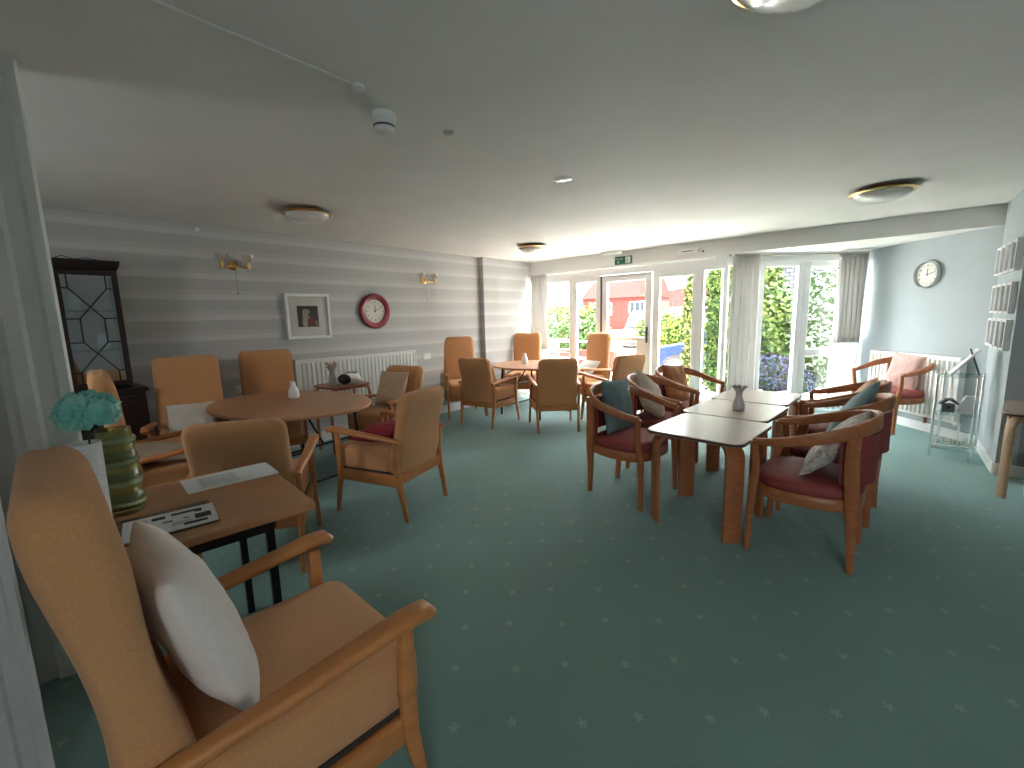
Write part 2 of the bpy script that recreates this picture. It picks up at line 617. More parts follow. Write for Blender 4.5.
# the glazed door
window(3, MW, -2.74, -2.06, 0, 2.06, .10)
window(4, MW, -2.06, -1.70, 0, 2.06, .05)
dr = MB()
x0, x1 = -3.60, -2.76
dr.box2((x0, -.035, .0), (x0 + .10, .035, 2.04), MW)
dr.box2((x1 - .10, -.035, .0), (x1, .035, 2.04), MW)
dr.box2((x0 + .1, -.035, 1.95), (x1 - .1, .035, 2.04), MW)
dr.box2((x0 + .1, -.035, 1.02), (x1 - .1, .035, 1.08), MW)
dr.box2((x0 + .1, -.035, .0), (x1 - .1, .035, .16), MW)
dr.box2((x1 - .24, -.03, .16), (x1 - .1, .03, 1.02), MW)
door = dr.obj('door_1', upvc, bevel=.006)
struct(door)
MB().box2((x0 + .05, -.004, 1.0), (x1 - .05, .004, 2.0), MW).box2((x0 + .05, -.004, .1), (x1 - .2, .004, 1.0), MW).obj('glass_pane', pane, door, smooth=False)
MB().box2((x1 - .075, .035, 1.00), (x1 - .045, .047, 1.24), MW).tube([MW @ Vector(p) for p in ((x1 - .06, .045, 1.16), (x1 - .06, .085, 1.16), (x1 - .17, .085, 1.155))], .009, 8).obj('door_handle', greydark, door, bevel=.003)
MB().box2((x0 - .012, .02, .02), (x0 + .012, .045, 2.05), MW).obj('door_gasket', greydark, door)
MB().box2((x0, .03, 2.035), (x1 - .0, .05, 2.05), MW).obj('door_closer_bar', mat('grey_aluminium', (.25, .25, .26), .4, metal=.6), door)
# bay glazing
Bo = Vector((*NK, 0)) - BAY_IN * .05
MBAY = xform((Bo.x, Bo.y), (-BAYD.x, -BAYD.y), (BAY_IN.x, BAY_IN.y))
BL = (Vector((*NC, 0)) - Vector((*NK, 0))).length
window(8, xform((0, YB - .06), (1, 0), (0, 1)), RW[0], RW[1], RW[2], RW[3], .05, mulls=())  # unseen window added to brighten the near side
window(9, xform((0, YB - .06), (1, 0), (0, 1)), RL[0], RL[1], RL[2], RL[3], .05, mulls=())  # unseen window added to brighten the near left
window(5, MBAY, .0, .48, 0, 2.10, .06)
window(6, MBAY, .48, 1.10, 0, 2.10, .08)
window(7, MBAY, 1.10, BL, 0, 2.10, .09, transoms=((1.19, 1.82, .80, .90), (1.19, 1.82, .06, .12)))
struct(MB().box2((-.02, -.06, 2.08), (BL + .05, .06, BZ + .01), MBAY).obj('trim_4', upvc))
# curtain rails
o = MB().tube([(XL + .12, YW - .10, 2.155), (-1.84, YW - .10, 2.155)], .011, 8)
o.obj('curtain_rail', white)
tag(bpy.data.objects['curtain_rail'], 'thin white curtain rail running above the garden door and its side windows', 'curtain rail', None)
p0, p1 = MBAY @ Vector((.02, .12, 2.165)), MBAY @ Vector((BL - .06, .12, 2.165))
tag(MB().tube([p0, p1], .011, 8).obj('curtain_rail', mat('steel_rail', (.35, .34, .32), .35, metal=.7)), 'dark curtain rail across the bay window in the right corner', 'curtain rail')


def curtain(label, M, x0, x1, z0, z1, folds, y=.12, zl=None, seed=0, flare=0.0):
    nx, nz = folds * 10, 14
    vs, fs = [], []
    for k in range(nz + 1):
        t = k / nz
        z = z0 + (z1 - z0) * t
        for i in range(nx + 1):
            u = i / nx
            amp = .028 * (1.0 - .45 * t) + .005
            ph = 2 * PI * folds * u + .35 * math.sin(3 * t + seed) + .5 * math.sin(u * 9 + seed)
            wd = (x1 - x0) * (1 + flare * (1 - t))
            x = (x0 + x1) / 2 + (u - .5) * wd + .008 * math.sin(ph * 2)
            vs.append((x, y + amp * math.sin(ph), z))
    for k in range(nz):
        for i in range(nx):
            a = k * (nx + 1) + i
            fs.append((a, a + 1, a + nx + 2, a + nx + 1))
    root = MB().add(vs, fs, M).obj('curtain', curtain_m, ang=80)
    s = root.modifiers.new('thick', 'SOLIDIFY')
    s.thickness = .004
    hd = MB()
    hd.box2((x0, y - .03, z1 - .005), (x1, y + .03, z1 + .02), M)
    hd.obj('heading_tape', curtain_m, root)
    if zl is not None:
        vs, fs = [], []
        for k in range(9):
            t = k / 8
            for i in range(nx + 1):
                u = i / nx
                ph = 2 * PI * (folds - 1) * u + seed
                vs.append((x0 + .01 + (x1 - x0) * 1.04 * u, y - .055 + .016 * math.sin(ph), zl + (z0 + .1 - zl) * t))
        for k in range(8):
            for i in range(nx):
                a = k * (nx + 1) + i
                fs.append((a, a + 1, a + nx + 2, a + nx + 1))
        l = MB().add(vs, fs, M).obj('curtain_lining', lining_m, root, ang=80)
        s = l.modifiers.new('thick', 'SOLIDIFY')
        s.thickness = .003
        l['label'] = 'white lining hanging below the grey curtain'
    tag(root, label, 'curtain', 'grey curtains at the garden windows')
    return root


curtain('grey curtain in the far left corner beside the striped wall', xform((0, YW), (1, 0), (0, -1)), -4.94, -4.60, .85, 2.15, 5, .10, .12, 1)
curtain('wide full-length grey curtain hanging at the middle of the glazing', xform((NK[0], NK[1]), (-BAYD.x, -BAYD.y), (BAY_IN.x, BAY_IN.y)), .03, .42, .04, 2.16, 5, .14, None, 2, .12)
curtain('grey curtain on the right end of the bay, next to the blue clock wall', xform((NK[0], NK[1]), (-BAYD.x, -BAYD.y), (BAY_IN.x, BAY_IN.y)), 1.46, 1.84, .98, 2.16, 6, .12, .06, 4, -.05)

# ------------------------------------------------------------------ ceiling things


def dome_light(x, y, r, label):
    t = thing('ceiling_light', label, 'ceiling light', (x, y, CZ), 0, 'brass and glass ceiling lights')
    MB().lathe([(r * .72, 0), (r * .74, -.012), (r * .90, -.02), (r * 1.0, -.03), (r * 1.0, -.038), (r * .93, -.046), (r * .88, -.03), (.02, -.03)], 40).obj('brass_rim', brass, t)
    MB().lathe([(r * .9, -.042), (r * .86, -.062), (r * .72, -.082), (r * .5, -.098), (r * .25, -.107), (.012, -.110)], 40).obj('glass_shade', frost, t)
    MB().lathe([(r * .985, -.03), (r * 1.03, -.036), (r * .985, -.043)], 40).obj('rim_bead', brass, t)


dome_light(-3.95, 1.94, .20, 'brass rimmed ceiling light nearest the framed picture on the striped wall')
dome_light(-3.79, 4.96, .20, 'brass rimmed ceiling light above the far round table')
dome_light(-.13, 4.87, .22, 'brass rimmed ceiling light nearest the steel wall clock, right of the room')
dome_light(-.24, 1.56, .20, 'ceiling light cut by the top edge of the photo')

t = thing('smoke_detector', 'white smoke detector hanging from its round ceiling base', 'smoke detector', (-1.91, 1.35, CZ))
t.scale = (1.05, 1.05, 1.5)
MB().lathe([(.055, 0), (.055, -.018), (.047, -.024)], 28).obj('base', white, t)
MB().lathe([(.043, -.02), (.046, -.042), (.040, -.055), (.022, -.062), (.01, -.062)], 28).obj('sensor_head', white, t)
for k in range(8):
    a = k * PI / 4
    pass
MB().lathe([(.0465, -.036), (.0475, -.039), (.0465, -.042)], 28).obj('vent_ring', greydark, t)
t = thing('junction_box', 'small white junction box on the ceiling next to the smoke detector', 'junction box', (-1.77, 1.13, CZ))
MB().lathe([(.03, 0), (.03, -.012), (.02, -.018)], 20).obj('cover', white, t)
tag(MB().box2((-1.78, YB, CZ - .008), (-1.755, 1.10, CZ)).obj('shadow_ridge', ceil_m, bevel=.003), 'thin ceiling ridge in place of a shadow streak, leading to the junction box', 'ceiling ridge')  # raised strip stands in for the shadow along a plaster seam
tag(MB().lathe([(.028, 0), (.026, -.008), (.01, -.012)], 20, (-1.845, 1.70, CZ)).obj('call_sensor', mat('grey_plastic', (.4, .4, .4), .5)), 'tiny round grey sensor disc beyond the smoke detector', 'sensor')
t = thing('round_ceiling_vent', 'white round disc flush in the middle of the ceiling', 'vent', (-1.86, 2.80, CZ))
MB().lathe([(.062, 0), (.062, -.006), (.05, -.014), (.01, -.014)], 32).obj('disc', whitecer, t)
MB().lathe([(.067, 0), (.066, -.008), (.061, -.009)], 32).obj('rim', white, t)
t = thing('motion_sensor', 'small white ball sensor at the top of the striped wall', 'sensor', (XL, 1.42, 2.33))
MB().lathe([(.005, -.02), (.018, -.014), (.024, 0), (.018, .014), (.005, .02)], 16, (.05, 0, 0)).obj('ball', whitecer, t)
MB().tube([(0, 0, .01), (.04, 0, .005)], .008, 8).obj('bracket', white, t)
# emergency light, exit sign
t = thing('emergency_light', 'white emergency light bar above the green exit sign', 'light fitting', (-3.33, 6.34, CZ))
MB().box2((-.17, -.03, -.045), (.17, .03, 0)).obj('housing', white, t, bevel=.006)
MB().box2((-.15, -.022, -.06), (.15, .022, -.045)).obj('diffuser', frost, t, bevel=.005)
green = mat('exit_sign_green', (.0, .10, .045), .35)
t = thing('exit_sign', 'green and white fire exit sign over the garden door', 'sign', (-3.21, YW, 2.262))
t.scale = (.88, 1, .80)
MB().box2((-.16, -.02, -.075), (.16, 0, .075)).obj('sign_panel', green, t, bevel=.002)
pic = MB()
pic.box2((.045, -.024, -.058), (.135, -.0205, .058))
pic.obj('door_pictogram', white, t)
mn = MB()
mn.lathe([(.009, -.001), (.009, .001)], 12, M=Matrix.Translation((.085, -.0255, .036)) @ Matrix.Rotation(PI / 2, 4, 'X'))
for pa in (((.088, .022), (.078, -.010)), ((.078, -.010), (.100, -.022)), ((.100, -.022), (.104, -.045)), ((.078, -.01), (.066, -.028)), ((.066, -.028), (.05, -.03)), ((.088, .02), (.108, .006)), ((.088, .02), (.066, .012))):
    mn.tube([(a, -.0265, b) for a, b in pa], .0045, 6)
mn.obj('running_figure', green, t)
ar = MB()
ar.box2((-.10, -.024, -.032), (-.084, -.0205, .0))
ar.add([(-.115, -.023, -.03), (-.069, -.023, -.03), (-.092, -.023, -.058), (-.115, -.0205, -.03), (-.069, -.0205, -.03), (-.092, -.0205, -.058)], [(0, 1, 2), (5, 4, 3), (0, 3, 4, 1), (1, 4, 5, 2), (2, 5, 3, 0)])
ar.obj('arrow', white, t)


def text(s, size, m, parent=None, loc=(0, 0, 0), rot=(0, 0, 0), ext=.001, name='lettering', align='CENTER'):
    c = bpy.data.curves.new(name, 'FONT')
    c.body = s
    c.size = size
    c.extrude = ext
    c.align_x = align
    c.align_y = 'CENTER'
    c.materials.append(m)
    o = bpy.data.objects.new(name, c)
    COL.objects.link(o)
    o.location = loc
    o.rotation_euler = rot
    dg = bpy.context.evaluated_depsgraph_get()
    me = bpy.data.meshes.new_from_object(o.evaluated_get(dg))
    n = bpy.data.objects.new(name, me)
    COL.objects.link(n)
    n.location = loc
    n.rotation_euler = rot
    bpy.data.objects.remove(o)
    if parent:
        n.parent = parent
    return n


text('Fire exit', .042, white, t, (-.075, -.022, .030), (PI / 2, 0, 0))
t = thing('door_alarm', 'white alarm strip on the header right of the exit sign', 'alarm', (-2.22, YW, 2.285))
MB().box2((-.16, -.035, -.03), (.14, 0, .03)).obj('case', white, t, bevel=.008)
MB().box2((-.09, -.038, -.004), (.06, -.034, .006)).obj('slot', greydark, t)
MB().lathe([(.014, 0), (.012, .012)], 12, M=Matrix.Translation((.19, 0, -.02)) @ Matrix.Rotation(PI / 2, 4, 'X')).obj('button', greydark, t)

# ------------------------------------------------------------------ striped wall things
MXL = Matrix(((0, 0, 1, XL), (1, 0, 0, 0), (0, 1, 0, 0), (0, 0, 0, 1)))   # local x->world y, y->z, z->+x


def wall_lamp(y, z, label):
    t = thing('wall_lamp', label, 'wall lamp', (XL, y, z), 0, 'twin brass wall lamps on the striped wall')
    MB().lathe([(.048, 0), (.046, .012), (.03, .02)], 24, M=Matrix.Rotation(PI / 2, 4, 'Y')).obj('back_plate', brass, t)
    MB().tube([(.015, 0, 0), (.09, 0, -.02)], .008, 8).tube([(.09, -.12, -.03), (.09, 0, -.02), (.09, .12, -.03)], .0075, 8).obj('arm', brass, t)
    for s in (-1, 1):
        h = MB().lathe([(.012, -.045), (.02, -.04), (.02, .03), (.014, .035)], 16, (.09, s * .12, 0)).obj('lamp_holder', brass, t)
        MB().lathe([(.018, .03), (.035, .04), (.052, .06), (.060, .085), (.062, .10), (.059, .10), (.05, .065), (.02, .036)], 24, (.09, s * .12, 0)).obj('glass_shade', glass_shade, t)
    MB().tube([(.02, .02, -.03), (.022, .02, -.28)], .0015, 5).lathe([(.003, 0), (.006, -.012), (.002, -.02)], 8, (.022, .02, -.27)).obj('pull_cord', greydark, t)


glass_shade = glass_mat('clear_glass_shade', (.96, .95, .92), .16)
wall_lamp(1.70, 2.02, 'twin brass wall lamp above the two high-back chairs, left of the framed picture')
wall_lamp(4.15, 1.98, 'twin brass wall lamp right of the red wall clock')
# picture
yc, zc, hw = 2.42, 1.50, .255
t = thing('framed_picture', 'small square picture in a wide white frame on the striped wall', 'picture', (XL, yc, zc))
fr = MB()
for a, b, c, d in ((-hw, -hw, hw, -hw + .03), (-hw, hw - .03, hw, hw), (-hw, -hw + .03, -hw + .03, hw - .03), (hw - .03, -hw + .03, hw, hw - .03)):
    fr.box2((0, a, b), (.05, c, d))
fr.obj('frame', white, t, bevel=.003)
MB().box2((.004, -.226, -.226), (.018, .226, .226)).obj('mount', mat('mount_board', (.66, .63, .60), .7), t)
MB().box2((.018, -.12, -.12), (.020, .12, .12)).obj('print', mat('dark_print', (.06, .055, .045), .6, noise_amt=.3, noise_scale=25), t)
fg = MB()
cream = mat('cream_print', (.55, .48, .40), .7, noise_amt=.4, noise_scale=60)
for (y, z, a, b) in ((-.02, .055, .045, .03), (-.03, -.0, .035, .05), (-.04, -.07, .03, .05), (.02, -.05, .018, .05), (.09, -.08, .010, .03)):
    fg.lathe([(1, 0), (1, .0012)], 16, M=Matrix.Translation((.0204, y, z)) @ Matrix.Rotation(PI / 2, 4, 'Y') @ Matrix.Diagonal((b, a, 1, 1)))
fg.obj('pale_shapes', cream, t)
fg = MB()
for (y, z, a, b) in ((.035, -.055, .035, .05), (.05, -.09, .04, .02)):
    fg.lathe([(1, 0), (1, .0022)], 16, M=Matrix.Translation((.0204, y, z)) @ Matrix.Rotation(PI / 2, 4, 'Y') @ Matrix.Diagonal((b, a, 1, 1)))
fg.obj('red_shapes', mat('red_print', (.25, .03, .04), .7), t)
MB().box2((.0215, -.225, -.225), (.0235, .225, .225)).obj('glazing', glass_mat('picture_glass', (1, 1, 1), .06), t, smooth=False)


def wall_clock(name, label, M, r, rimc, facec, h, m_, rimw):
    t = thing(name, label, 'clock')
    t.matrix_world = M
    MB().lathe([(r - .02, 0), (r, .01), (r, .03), (r - .01, .045), (r - rimw * .5, .05), (r - rimw, .035), (r - rimw, .015)], 56).obj('rim', rimc, t)
    MB().lathe([(r - rimw + .002, .012), (r - rimw + .002, .02)], 56).obj('dial', facec, t, smooth=False)
    rr = (r - rimw)
    for k in range(1, 13):
        a = PI / 2 - k * PI / 6
        text(str(k), rr * .25, ink, t, (rr * .76 * math.cos(a), rr * .76 * math.sin(a), .0205), (0, 0, 0), .0004, 'numeral')
    for ang, ln, w, nm in ((h, .52, .028, 'hour_hand'), (m_, .80, .02, 'minute_hand')):
        a = PI / 2 - R(ang)
        MB().box2((-.12 * rr, -w * rr, .0225), (ln * rr, w * rr, .0238), Matrix.Rotation(a, 4, 'Z')).obj(nm, ink, t)
    MB().lathe([(rr * .05, .0205), (rr * .05, .026)], 12).obj('spindle', ink, t)
    return t


red = mat('red_plastic_rim', (.24, .010, .018), .28, coat=.3)
dial = mat('clock_dial', (.68, .66, .60), .5)
wall_clock('wall_clock', 'round wall clock with thick dark red rim on the striped wall', MXL @ Matrix.Translation((3.30, 1.555, 0)), .225, red, dial, 2, 62, .075)
cwc = Vector((.30, 7.05, 1.80))
zax = Vector(CW_IN)
# project the centre onto the clock wall
cwc -= zax * (cwc - Vector((XR, YW, 0))).dot(zax)
cwc.z = 1.80
xax = Vector((0, 0, 1)).cross(zax)
MCW = Matrix(((xax.x, 0, zax.x, cwc.x), (xax.y, 0, zax.y, cwc.y), (0, 1, 0, cwc.z), (0, 0, 0, 1)))
wall_clock('wall_clock', 'round steel-rimmed wall clock on the pale blue bay wall', MCW, .155, mat('brushed_steel', (.55, .56, .57), .3, metal=.8), dial, 2, 75, .022)


def radiator(label, M, x0, x1, z0, z1, step=.055):
    t = thing('radiator', label, 'radiator')
    t.matrix_world = M
    b = MB()
    b.box2((x0, z0, .045), (x1, z1, .06))
    n = int((x1 - x0) / step)
    for i in range(n):
        c = x0 + (i + .5) * (x1 - x0) / n
        b.loft([[(c - .017, z, .06), (c - .011, z, .078), (c + .011, z, .078), (c + .017, z, .06)] for z in (z0 + .03, z1 - .03)])
    b.obj('front_panel', radw, t, bevel=.003)
    MB().box2((x0 - .003, z1 - .008, .01), (x1 + .003, z1 + .012, .085)).obj('top_grille', radw, t, bevel=.004)
    MB().box2((x0 - .004, z0, .008), (x0 + .012, z1, .08)).obj('side_panel', radw, t, bevel=.003)
    MB().box2((x1 - .012, z0, .008), (x1 + .004, z1, .08)).obj('side_panel', radw, t, bevel=.003)
    MB().tube([(x1 - .03, z0 + .02, .05), (x1 + .04, z0 + .02, .05), (x1 + .04, z0 - .12, .05), (x1 + .04, -M.translation.z + .001, .05)], .008, 8).obj('pipe', white, t)
    MB().lathe([(.018, 0), (.02, .02), (.02, .05), (.012, .06)], 14, (x1 + .04, z0 + .01, .05), M=None).obj('valve', white, t)
    for xb in (x0 + .15, x1 - .15):
        MB().box2((xb - .02, z0 + .05, 0), (xb + .02, z1 - .05, .045)).obj('wall_bracket', radw, t)
    return t


radiator('long white panel radiator on the striped wall below the picture and red clock', MXL, 2.2, 3.87, .42, 1.0)
radiator('white panel radiator on the blue bay wall under the steel clock', MCW @ Matrix.Translation((0, -1.80, 0)), -.62, .55, .18, .88)
for y, z, l in ((4.12, .90, 'white wall socket right of the long radiator'), (1.66, .76, 'white wall socket between the two high-back chairs')):
    t = thing('wall_socket', l, 'socket', (XL, y, z))
    MB().box2((0, -.07, -.042), (.012, .07, .042)).obj('plate', white, t, bevel=.004)
    MB().box2((.012, -.045, .01), (.017, -.03, .03)).box2((.012, .03, .01), (.017, .045, .03)).obj('switch', white, t, bevel=.001)

# small box canvases on the right wall: three rows
cnv = mat('white_canvas', (.70, .71, .72), .6, noise_amt=.06, noise_scale=10)
cn = 0
ROW = ('top', 'middle', 'bottom')
COLN = ('furthest from the camera', 'second from the bay', 'third from the bay', 'nearest the camera')
for r_, zc in enumerate((1.84, 1.49, 1.18)):
    for c_ in range(4):
        y = 6.30 - c_ * .235
        t = thing('box_frame', 'small white box frame in the %s row on the right wall, %s' % (ROW[r_], COLN[c_]), 'picture frame', (XR, y, zc), 0, 'white box frames on the right wall')
        hh = .13
        f_ = MB()
        w_ = .10
        f_.box2((-.04, -w_, hh - .02), (0, w_, hh)).box2((-.04, -w_, -hh), (0, w_, -hh + .02)).box2((-.04, -w_, -hh + .02), (0, -w_ + .02, hh - .02)).box2((-.04, w_ - .02, -hh + .02), (0, w_, hh - .02))
        f_.obj('frame', cnv, t, bevel=.002)
        MB().box2((-.02, -w_ + .02, -hh + .02), (-.014, w_ - .02, hh - .02)).obj('picture_panel', mat('grey_panel', (.62, .63, .64), .6), t)

# ------------------------------------------------------------------ armchairs


def armchair(label, high, loc, rz, group, wood=beech, topz=None, waist=True):
    t = thing('armchair', label, 'armchair', loc, rz, group)
    top, bx = (1.19, -.31) if high else (.955, -.335)
    if topz:
        top = topz
    # backrest: lofted sections
    loops = []
    K = 34
    for k in range(K + 1):
        u = k / K if k < 20 else 20 / 34 + 14 / 34 * (1 - (1 - (k - 20) / 14) ** 1.8)
        z = .34 + (top - .34) * u
        cx = -.215 + (bx + .215) * (u ** 1.15)
        th = .090 + .028 * math.exp(-((u - .82) / .18) ** 2) + .035 * math.exp(-((u - .22) / .14) ** 2)
        hw_ = .250 - .008 * u
        # rounding of the top
        e = max(0, (z - (top - .065)) / .065)
        rnd = math.sqrt(max(0, 1 - e * e)) if e > 0 else 1
        w_ = hw_ - .05 * (1 - rnd)
        tt = max(.012, th * (.12 + .88 * rnd)) if e > 0 else th
        lp = []
        for (a, b) in rrect(tt, w_ * 2, min(.045, tt * .48), 4):
            zz = z - .034 * (abs(b) / w_) ** 2.4 * u ** 3
            bulge = .010 * (1 - (b / w_) ** 2) if a > 0 else 0
            lp.append((cx + a + bulge, b, zz))
        loops.append(lp)
    MB().loft(loops).obj('backrest', tan, t, ang=60)
    # seat cushion
    loops = []
    for z, g in ((.345, .95), (.355, .985), (.38, 1.0), (.460, 1.0), (.493, .985), (.510, .95), (.518, .80), (.522, .4)):
        lp = []
        for (a, b) in rrect(.53 * g, .50 * g, .05 * g, 4):
            lp.append((.07 + a, b, z + (.0 if a < 0 else -.01 * (a / .26) ** 2)))
        loops.append(lp)
    MB().loft(loops).obj('seat_cushion', tan, t, ang=60)
    # rails
    MB().box((.015, 0, .325), (.50, .50, .045)).obj('seat_base', mat('dark_webbing', (.04, .03, .025), .8), t)
    for s in (-1, 1):
        MB().sweep([(-.27, s * .262, .295), (0, s * .262, .295), (.27, s * .262, .295)], rrect(.024, .085, .006, 2)).obj('side_rail', wood, t)
    MB().box((.272, 0, .295), (.024, .50, .08)).obj('front_rail', wood, t, bevel=.005)
    MB().box((-.268, 0, .305), (.024, .50, .075)).obj('rear_rail', wood, t, bevel=.005)
    for s in (-1, 1):
        # front leg from floor to arm
        pts = [(.305, s * .285, 0), (.285, s * .28, .15), (.265, s * .275, .28), (.262, s * .275, .42), (.268, s * .278, .62)]
        wd = [.024, .032, .045, .045, .036]
        MB().sweep(pts, [rrect(.03, w_, .008, 2) for w_ in wd], up=(1, 0, 0)).obj('leg', wood, t, ang=50)
        pts = [(-.315, s * .255, 0), (-.295, s * .255, .14), (-.265, s * .262, .30), (-.255, s * .268, .42), (-.275, s * .272, .60)]
        wd = [.026, .034, .05, .046, .034]
        MB().sweep(pts, [rrect(.03, w_, .008, 2) for w_ in wd], up=(1, 0, 0)).obj('leg', wood, t, ang=50)
        # arm
        pts = [(-.31, s * .272, .585), (-.22, s * .275, .598), (-.05, s * .285, .615), (.12, s * .292, .632), (.26, s * .297, .647), (.315, s * .298, .642), (.332, s * .298, .628)]
        wd = [.034, .044, .054, .060, .064, .060, .046]
        hh_ = [.030, .032, .034, .036, .040, .046, .030]
        MB().sweep(pts, [rrect(w_, h_, min(w_, h_) * .42, 3) for w_, h_ in zip(wd, hh_)]).obj('armrest', wood, t, ang=60)
    return t


GA = 'tan armchairs around the left round table'
GB = 'tan armchairs around the far round table'
CH = {}


def ac(key, label, high, x, y, rz, group, sc=1.0):
    src = CH.get(high)
    if src is None:
        t = armchair(label, high, (x, y, 0), rz, group)
        CH[high] = t
    else:
        t = dup(src, (x, y, 0), rz, label)
        t['group'] = group
    t.scale = (sc, sc, 1 + (sc - 1) * .5)
    return t


c1 = ac(1, 'tan high-back armchair with white cushion, closest to the camera beside the wooden side table', True, -1.245, .365, 87, 'large tan armchairs', 1.05)
c1.scale = (1.05, 1.05, 1.0)
ac(2, 'tan high-back armchair partly hidden behind the turquoise paper flower', True, -3.74, .72, 84, GA)
ac(3, 'tan high-back armchair beside the dark cabinet with a white cushion on its seat', True, -4.50, 1.05, -14, GA)
ac(4, 'tan high-back armchair against the striped wall below the framed picture', True, -4.64, 1.74, -20, GA)
ac(5, 'tan low-back armchair seen from behind, between the side table and the round table', False, -2.88, .96, 148, GA)
ac(6, 'tan low-back armchair with a red cushion, pulled out on the right of the round table', False, -2.90, 1.93, 196, GA)
ac(7, 'tan low-back armchair with a beige cushion in front of the long radiator', False, -4.02, 2.66, 285, GA)
ac(8, 'tan high-back armchair against the striped wall left of the far round table', True, -4.82, 4.53, -32, GB)
ac(9, 'tan high-back armchair in the far left corner next to the pilaster', True, -4.68, 5.82, -65, GB)
ac(10, 'tan high-back armchair in front of the garden door at the far table', True, -3.60, 6.00, -108, GB)
ac(11, 'tan low-back armchair seen from behind at the far table, the left one of two', False, -4.14, 4.37, 98, GB)
ac(12, 'tan low-back armchair seen from behind at the far table, the right one of two', False, -3.26, 4.66, 135, GB)
ac(13, 'tan low-back armchair seen side-on right of the far round table', False, -2.80, 5.38, 160, GB)

# ------------------------------------------------------------------ cushions on armchairs
wc = cloth_mat('white_satin_cushion', (.72, .66, .62), .03)
o = pillow(.47, .44, .15, wc, L2W((-1.245, .365, 0), 87, (-.125, .02, .725)), (R(0), R(0), 0), 'cushion', 3)
o.rotation_euler = (Matrix.Rotation(R(87), 4, 'Z') @ Matrix.Rotation(R(-108), 4, 'Y') @ Matrix.Rotation(R(90), 4, 'Z')).to_euler()
tag(o, 'white cushion leaning on the back of the nearest armchair', 'cushion')
o = pillow(.42, .38, .10, cloth_mat('off_white_cushion', (.62, .56, .48), .03), L2W((-4.50, 1.05, 0), -14, (-.05, 0, .62)), (0, 0, 0), 'cushion', 9)
o.rotation_euler = (Matrix.Rotation(R(-14), 4, 'Z') @ Matrix.Rotation(R(-142), 4, 'Y')).to_euler()
tag(o, 'off-white cushion on the seat of the armchair beside the dark cabinet', 'cushion')
o = pillow(.42, .42, .09, MATS['off_white_cushion'], L2W((-3.74, .72, 0), 84, (-.02, 0, .575)), (0, R(8), R(84)), 'cushion', 10)
o.rotation_euler = (Matrix.Rotation(R(84), 4, 'Z') @ Matrix.Rotation(R(-168), 4, 'Y')).to_euler()
tag(o, 'off-white cushion lying flat between the arms of the armchair behind the flower', 'cushion')
o = pillow(.44, .44, .13, cloth_mat('crimson_cushion', (.27, .012, .028), .02), L2W((-2.90, 1.93, 0), 196, (.03, 0, .585)), (0, 0, 0), 'cushion', 5)
o.rotation_euler = (Matrix.Rotation(R(196), 4, 'Z') @ Matrix.Rotation(R(-170), 4, 'Y')).to_euler()
tag(o, 'crimson red cushion lying on the seat of the pulled-out low armchair', 'cushion')
o = pillow(.40, .40, .11, cloth_mat('beige_cushion', (.55, .38, .25), .02), L2W((-4.02, 2.66, 0), 285, (-.09, .0, .71)), (0, 0, 0), 'cushion', 6)
o.rotation_euler = (Matrix.Rotation(R(285), 4, 'Z') @ Matrix.Rotation(R(-112), 4, 'Y')).to_euler()
tag(o, 'beige cushion upright on the armchair in front of the long radiator', 'cushion')
o = pillow(.40, .40, .12, MATS['off_white_cushion'], L2W((-3.60, 6.0, 0), -108, (-.02, .0, .60)), (0, 0, 0), 'cushion', 12)
o.rotation_euler = (Matrix.Rotation(R(-108), 4, 'Z') @ Matrix.Rotation(R(-140), 4, 'Y')).to_euler()
tag(o, 'pale cushion on the armchair in front of the garden door', 'cushion')
o = pillow(.38, .38, .12, MATS['beige_cushion'], L2W((-4.14, 4.37, 0), 98, (-.10, -.03, .64)), (0, 0, 0), 'cushion', 13)
o.rotation_euler = (Matrix.Rotation(R(98), 4, 'Z') @ Matrix.Rotation(R(-120), 4, 'Y')).to_euler()
tag(o, 'beige cushion on the left low armchair of the far table', 'cushion')

# ------------------------------------------------------------------ tub chairs


